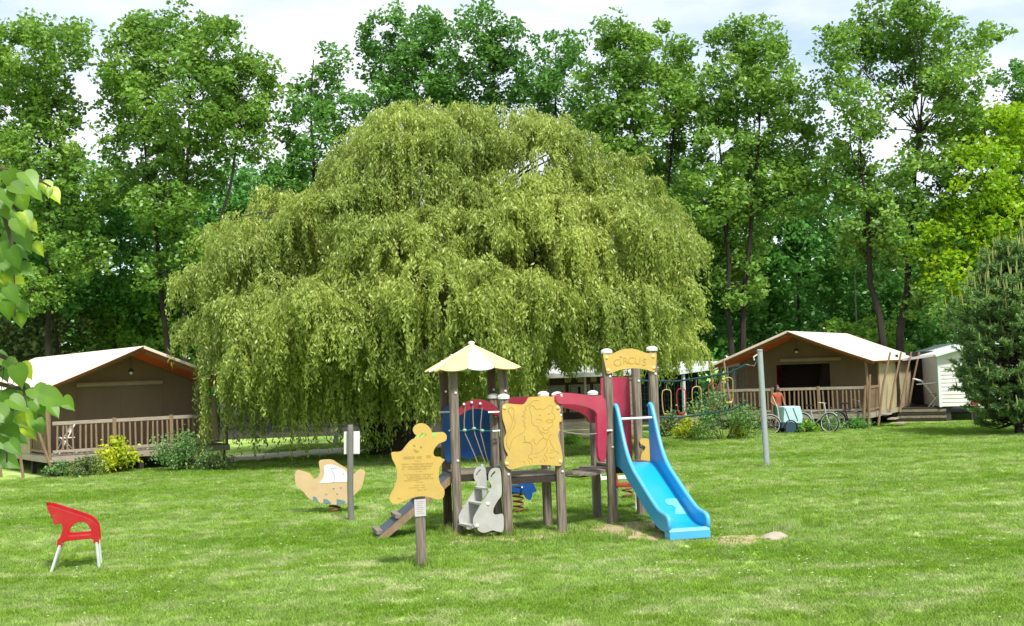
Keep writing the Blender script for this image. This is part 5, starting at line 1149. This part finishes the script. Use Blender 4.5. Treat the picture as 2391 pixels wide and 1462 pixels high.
# ------------------------------------------------------------------ bicycles, trailer, person before the right tent
def bicycle(loc, rz, lean, label, paint, mud):
    T = empty('bicycle', loc, 0, label, 'bicycle', 'bicycles parked before the right tent'); T.matrix_world = Matrix.Translation(loc) @ Matrix.Rotation(rz, 4, 'Z') @ Matrix.Rotation(lean, 4, 'X')
    R_ = .34
    for x in (-.52, .52):
        k = LB(); k.tube([Vector((x+R_*math.cos(a), 0, R_+R_*math.sin(a))) for a in np.linspace(0, 2*math.pi, 25)[:-1]], .022, 6, closed=True); wl = k.build('wheel', 'tyre', T, smooth=True)
        k = LB(); k.tube([Vector((x+(R_-.03)*math.cos(a), 0, R_+(R_-.03)*math.sin(a))) for a in np.linspace(0, 2*math.pi, 25)[:-1]], .010, 5, closed=True); k.build('rim', 'alu', wl)
        k = LB()
        for a in np.linspace(0, 2*math.pi, 13)[:-1]: k.tube([(x, 0, R_), (x+(R_-.03)*math.cos(a), 0, R_+(R_-.03)*math.sin(a))], .0025, 3, cap=False)
        k.build('spokes', 'alu', wl)
        k = LB(); k.tube([Vector((x+(R_+.035)*math.cos(a), 0, R_+(R_+.035)*math.sin(a))) for a in np.linspace(.35 if x < 0 else .7, 2.9 if x < 0 else 2.6, 12)], .022, 5); k.build('mudguard', mud, T, smooth=True)
    bb, st, hd, rw, fw = Vector((-.06, 0, .30)), Vector((-.20, 0, .80)), Vector((.36, 0, .86)), Vector((-.52, 0, .34)), Vector((.52, 0, .34))
    k = LB()
    for a, b, r_ in ((bb, st, .02), (st-Vector((0, 0, .06)), hd-Vector((0, 0, .06)), .02), (bb, hd-Vector((-.02, 0, .16)), .022), (bb, rw, .014), (st-Vector((0, 0, .05)), rw, .012), (hd, hd+Vector((.03, 0, -.2)), .022), (hd+Vector((.03, 0, -.2)), fw, .018)): k.tube([a, b], r_, 8)
    k.build('frame', paint, T, smooth=True)
    k = LB(); k.tube([st, st+Vector((-.03, 0, .14))], .014, 6); k.poly([[Vector((-.36, -.08, .95)), Vector((-.36, .08, .95)), Vector((-.20, .04, .955)), Vector((-.08, .02, .95)), Vector((-.08, -.02, .95)), Vector((-.20, -.04, .955))]], Vector((0, 0, .045))); k.build('saddle', 'tyre', T)
    k = LB(); k.tube([hd, hd+Vector((-.03, 0, .18))], .014, 6); k.tube([Vector((.22, -.28, 1.06)), Vector((.33, -.12, 1.05)), Vector((.33, .12, 1.05)), Vector((.22, .28, 1.06))], .013, 6); k.build('handlebar', 'alu', T, smooth=True)
    k = LB(); k.lathe([(.09, -.004), (.09, .004)], bb, 14, Matrix.Rotation(math.pi/2, 3, 'X')); k.tube([bb+Vector((0, -.06, 0)), bb+Vector((.1, -.07, -.13))], .012, 5); k.box(bb+Vector((.1, -.12, -.13)), (.09, .09, .02)); k.tube([bb+Vector((0, .06, 0)), bb+Vector((-.1, .07, .13))], .012, 5); k.box(bb+Vector((-.1, .12, .13)), (.09, .09, .02)); k.build('crank', 'slot_dark', T)
    return T
bicycle(gnd(1765, 1016), math.radians(165), .12, 'bicycle with pale mudguards behind the grey net post', 'bike_red', 'bike_white')
bicycle(gnd(1905, 1010), math.radians(-40), -.10, 'bicycle with a white front mudguard right of the trailer', 'bike_white', 'bike_white')
bicycle(gnd(1985, 1003), math.radians(8), .10, 'dark bicycle leaning before the right tent deck corner', 'bike_paint', 'bike_paint')
b = gnd(1844, 1013); tr_ = empty('bicycle_trailer', b, math.radians(10), 'light blue child bicycle trailer beside the bicycles', 'trailer')
mb = LB(); mb.poly([[Vector((-.34, -.3, .42)), Vector((.36, -.3, .36)), Vector((.40, -.3, .62)), Vector((.32, -.3, .98)), Vector((-.28, -.3, .98))]], Vector((0, .6, 0))); mb.build('cover', 'trailer_cyan', tr_, bevel=.03)
mb = LB(); mb.poly([[Vector((-.42, -.28, .22)), Vector((.34, -.28, .2)), Vector((.36, -.28, .36)), Vector((-.35, -.28, .42))]], Vector((0, .56, 0))); mb.build('tub', 'trailer_blue', tr_, bevel=.02)
for y in (-.36, .36):
    k = LB(); k.tube([Vector((-.1+.24*math.cos(a), y, .25+.24*math.sin(a))) for a in np.linspace(0, 2*math.pi, 21)[:-1]], .022, 6, closed=True); wh = k.build('wheel', 'tyre', tr_, smooth=True)
    k = LB(); k.lathe([(.20, -.006), (.20, .006)], (-.1, y, .25), 14, Matrix.Rotation(math.pi/2, 3, 'X')); k.build('hub', 'trailer_blue', wh)
k = LB(); k.tube([(-.40, -.1, .4), (-.46, -.1, .95), (-.62, -.1, 1.35)], .02, 6); k.build('push_bar', 'alu', tr_, smooth=True)
for s in (-.12, .18):
    k = LB(); k.beam((s-.14, -.305, .92), (s+.02, -.305, .46), .03, .008, Vector((0, -1, 0))); k.build('strap', 'trailer_blue', tr_)
# person
def person():
    base = gnd(1818, 1008); base = at(1818, 1008, 44.6); base.z = 0
    T = empty('person', base, math.radians(15), 'person with dark hair, orange top and green shorts before the right tent rail', 'person')
    V = []; E = []; RD = []
    def chain(pts, start=None):
        last = start
        for p, r_ in pts:
            V.append(p); RD.append(r_); i = len(V)-1
            if last is not None: E.append((last, i))
            last = i
        return last
    pel = chain([((0, 0, .92), .14)])
    chest = chain([((0, .01, 1.06), .125), ((0, .0, 1.22), .145), ((0, -.01, 1.36), .13)], pel)
    neck = chain([((0, -.02, 1.44), .055), ((0, -.04, 1.50), .05)], chest)
    for s in (-1, 1):
        chain([((s*.09, 0, .84), .095), ((s*.10, -.02, .62), .075), ((s*.10, -.03, .48), .058), ((s*.10, 0, .28), .055), ((s*.10, .02, .08), .036), ((s*.105, -.06, .04), .035), ((s*.11, -.15, .025), .026)], pel)
        w = chain([((s*.16, 0, 1.37), .065), ((s*.22, 0, 1.24), .05), ((s*.25, -.02, 1.10), .042), ((s*.22, -.14, 1.00), .036), ((s*.17, -.24, .98), .028)], chest)
        hnd = chain([((s*.155, -.28, .975), .030), ((s*.15, -.31, .97), .028)], w)
        for j, (dx, ln) in enumerate(((-.028, .055), (-.010, .07), (.010, .065), (.027, .05))):
            chain([((s*.15+dx, -.335, .968), .0095), ((s*.15+dx, -.335-ln*.5, .958), .0085), ((s*.15+dx, -.335-ln*.7, .935), .008)], hnd)
        chain([((s*.15-s*.04, -.29, .975), .011), ((s*.15-s*.052, -.325, .96), .009)], hnd-1)
    me = bpy.data.meshes.new('body'); me.from_pydata(V, E, []); o = bpy.data.objects.new('body_skeleton', me); COL.objects.link(o)
    sk = o.modifiers.new('skin', 'SKIN'); me.skin_vertices.new() if not me.skin_vertices else None
    for i, r_ in enumerate(RD): me.skin_vertices[0].data[i].radius = (r_, r_*.82 if r_ > .1 else r_)
    me.skin_vertices[0].data[0].use_root = True
    ss = o.modifiers.new('sub', 'SUBSURF'); ss.levels = 1; ss.render_levels = 1
    dg = bpy.context.evaluated_depsgraph_get(); m2 = bpy.data.meshes.new_from_object(o.evaluated_get(dg)); m2.name = 'body'; bpy.data.objects.remove(o)
    m2.materials.clear()
    for x in ('skin', 'cloth_orange', 'cloth_green', 'slot_dark'): m2.materials.append(MATS[x])
    for p in m2.polygons:
        c = p.center; z = c.z; ax = abs(c.x); p.use_smooth = True
        p.material_index = 3 if z < .075 else 2 if (.50 < z < .99 and ax < .2 and c.y > -.12) else 1 if (.99 <= z < 1.41 and ax < .235 and c.y > -.13) else 0
    bo = bpy.data.objects.new('body', m2); COL.objects.link(bo); bo.parent = T
    hd = LB(); hd.ball((0, -.05, 1.585), .098, 16, (.82, .95, 1.2)); hd.ball((0, -.148, 1.575), .016, 8, (.8, 1.1, 1.4))
    for s in (-1, 1): hd.ball((s*.082, -.045, 1.58), .024, 8, (.4, .8, 1.2))
    h_ = hd.build('head', 'skin', T, smooth=True)
    k = LB()
    for s in (-1, 1): k.ball((s*.033, -.138, 1.60), .011, 8, (1, .5, .7))
    k.build('eyes', 'hair', h_, smooth=True)
    k = LB(); k.ball((0, -.142, 1.532), .022, 8, (1, .35, .3)); k.build('mouth', 'cloth_orange', h_, smooth=True)
    k = LB(); k.ball((0, -.022, 1.615), .112, 16, (.92, .98, 1.12)); k.ball((-.05, .02, 1.50), .075, 10, (.9, .9, 1.5)); k.ball((.05, .02, 1.50), .07, 10, (.9, .9, 1.4)); k.build('hair', 'hair', T, smooth=True)
    # clear the face
    return T
person()

# ------------------------------------------------------------------ young lime tree whose leaves hang in at the left
def lime():
    rg = random.Random(9); Y0 = 5.0; b = Vector((-3.0, 5.3, 0))
    T = empty('lime_sapling', b, 0, 'young lime tree with big heart-shaped leaves hanging in at the left edge', 'tree')
    me = None
    def leafmesh(v):
        vs = []; fs = []; n = 7; rr = random.Random(v); out = [(0, 0), (.20, -.07), (.42, .0), (.52, .22), (.47, .48), (.30, .74), (.10, .95), (0, 1.12)]
        mid = [(0, 0), (0, .06), (0, .18), (0, .34), (0, .52), (0, .74), (0, .94), (0, 1.12)]; cup = rr.uniform(.10, .25); droop = rr.uniform(.15, .45); tw = rr.uniform(-.15, .15)
        def P3(x, y): return (x, y, abs(x)*cup-droop*y*y*.5+.03*math.sin(9*y+v)*abs(x)+tw*x*y)
        for s in (-1, 1):
            k = len(vs); vs += [P3(*p) for p in mid]+[P3(s*x, y) for x, y in out]; fs += [((k+i, k+i+1, k+8+i+1, k+8+i) if s > 0 else (k+8+i, k+8+i+1, k+i+1, k+i)) for i in range(7)]
        m = bpy.data.meshes.new('leaf'); m.from_pydata(vs, [], fs)
        for p in m.polygons: p.use_smooth = True
        m.materials.append(MATS['leaf_lime']); a = m.attributes.new('tint', 'FLOAT', 'POINT'); a.data.foreach_set('value', [v/6.0+rr.uniform(-.07, .07)+(.30 if i % 16 < 8 else 0) for i in range(len(m.vertices))]); return m
    LM = [leafmesh(i) for i in range(7)]
    spots = [(28, 424, 62, 2), (72, 420, 60, 3), (108, 440, 58, 5), (128, 456, 52, 6), (18, 462, 66, 1), (52, 470, 56, 3), (36, 500, 56, 2), (62, 512, 54, 5), (74, 528, 46, 6), (14, 520, 60, 1), (30, 548, 64, 1), (60, 566, 56, 2), (92, 584, 44, 6), (8, 596, 62, 0), (38, 606, 56, 1), (62, 630, 46, 2), (12, 640, 60, 1), (44, 654, 44, 6), (20, 656, 48, 5), (30, 690, 58, 0), (52, 716, 54, 1), (18, 726, 56, 2), (48, 748, 48, 4), (4, 690, 60, 1),
             (6, 840, 56, 3), (30, 856, 50, 4), (46, 880, 60, 3), (64, 868, 46, 6), (12, 876, 40, 2), (96, 922, 66, 2), (128, 930, 62, 3), (160, 944, 46, 6), (60, 926, 56, 1), (22, 936, 66, 0), (92, 952, 58, 1), (126, 960, 52, 4), (36, 966, 66, 0), (8, 970, 62, 1), (64, 984, 56, 5), (28, 1008, 66, 1), (72, 1012, 50, 6), (92, 996, 44, 2), (6, 1030, 64, 0), (34, 1046, 56, 1), (20, 1076, 60, 2), (-16, 440, 66, 1), (-20, 520, 66, 2), (-18, 620, 66, 1), (-20, 720, 60, 2), (-20, 900, 66, 1), (-22, 1000, 66, 0), (-16, 1060, 60, 1),
             (48, 440, 54, 2), (84, 452, 46, 4), (6, 490, 56, 2), (46, 530, 50, 3), (16, 568, 52, 2), (50, 590, 46, 1), (26, 626, 50, 2), (8, 668, 52, 3), (36, 716, 46, 1), (110, 942, 50, 1), (44, 944, 54, 2), (76, 966, 48, 2), (18, 990, 56, 3), (48, 1024, 52, 0), (14, 1052, 52, 1), (112, 916, 40, 5)]
    ends = []
    for x, y, sz, v in spots:
        Y = Y0+rg.uniform(-.22, .22); p = at(x, y, Y); L_ = sz/560.0*rg.uniform(.72, .98)
        o = bpy.data.objects.new('leaf', LM[v]); COL.objects.link(o); o.parent = T
        dr = Vector((rg.uniform(.15, 1.0), rg.uniform(-.35, .35), rg.uniform(-1.0, -.25))).normalized(); nm = (Vector((rg.uniform(-.2, .6), -.75, .65+rg.uniform(-.3, .3)))).normalized()
        nm = (nm-dr*nm.dot(dr)).normalized(); sx = dr.cross(nm); M = Matrix((sx, dr, nm)).transposed().to_4x4(); q = p-dr*(L_*.55)
        o.matrix_local = Matrix.Translation(q-b) @ M @ Matrix.Diagonal((L_*.88, L_, L_, 1)); ends.append((x, y, q))
    mb = MB(); trunk = [b-UP*.05, b+Vector((.02, 0, 1.2)), b+Vector((.06, -.05, 2.4)), b+Vector((.1, -.05, 3.6)), b+Vector((.12, 0, 4.6))]; mb.tube(trunk, [.06, .052, .044, .032, .015], 10)
    for st, path in ((3.2, [(-60, 380), (0, 395), (60, 405), (118, 436)]), (2.9, [(-80, 440), (-10, 470), (25, 560), (32, 650), (35, 740)]), (2.75, [(-90, 780), (-20, 820), (30, 846), (52, 880), (58, 930), (66, 985)]), (2.5, [(-90, 860), (-20, 890), (50, 908), (110, 912), (160, 938)]), (2.3, [(-90, 920), (-20, 950), (12, 1000), (16, 1080)]), (3.0, [(-80, 450), (-10, 450), (40, 490), (70, 520)])):
        pts = [b+Vector((.06, -.05, st))]+[at(x, y, Y0+.05) for x, y in smooth_loop(path, 3, False)]; n = len(pts); mb.tube(pts, [.014-.0105*i/(n-1) for i in range(n)], 6)
        for x, y, q in ends:
            j = min(pts, key=lambda w_: (w_-q).length)
            if (j-q).length < .14: mb.tube([j, j.lerp(q, .5)+UP*.01, q], .0016, 4, cap=False)
    mb.build('trunk', 'bark_willow', T, smooth=True)
    # rest of the crown, out of the picture to the left
    rng = np.random.default_rng(4); n = 900; P = np.array(b)+np.array([-.25, .1, 3.4])+rng.normal(size=(n, 3))*np.array([.42, .42, .75]); P = P[P[:, 0] < -2.62-.0*P[:, 1]]; P[:, 2] = np.clip(P[:, 2], 1.8, 5.6)
    V, F, T_ = leaf_quads(P-np.array(b), unit(rng.normal(size=P.shape)+np.array([0, 0, -.6])), rng.uniform(.08, .13, len(P)), .8, .6, .1, rng); o = raw_mesh('crown', V, F, 'leaf_lime', T, T_); o['kind'] = 'stuff'
lime()
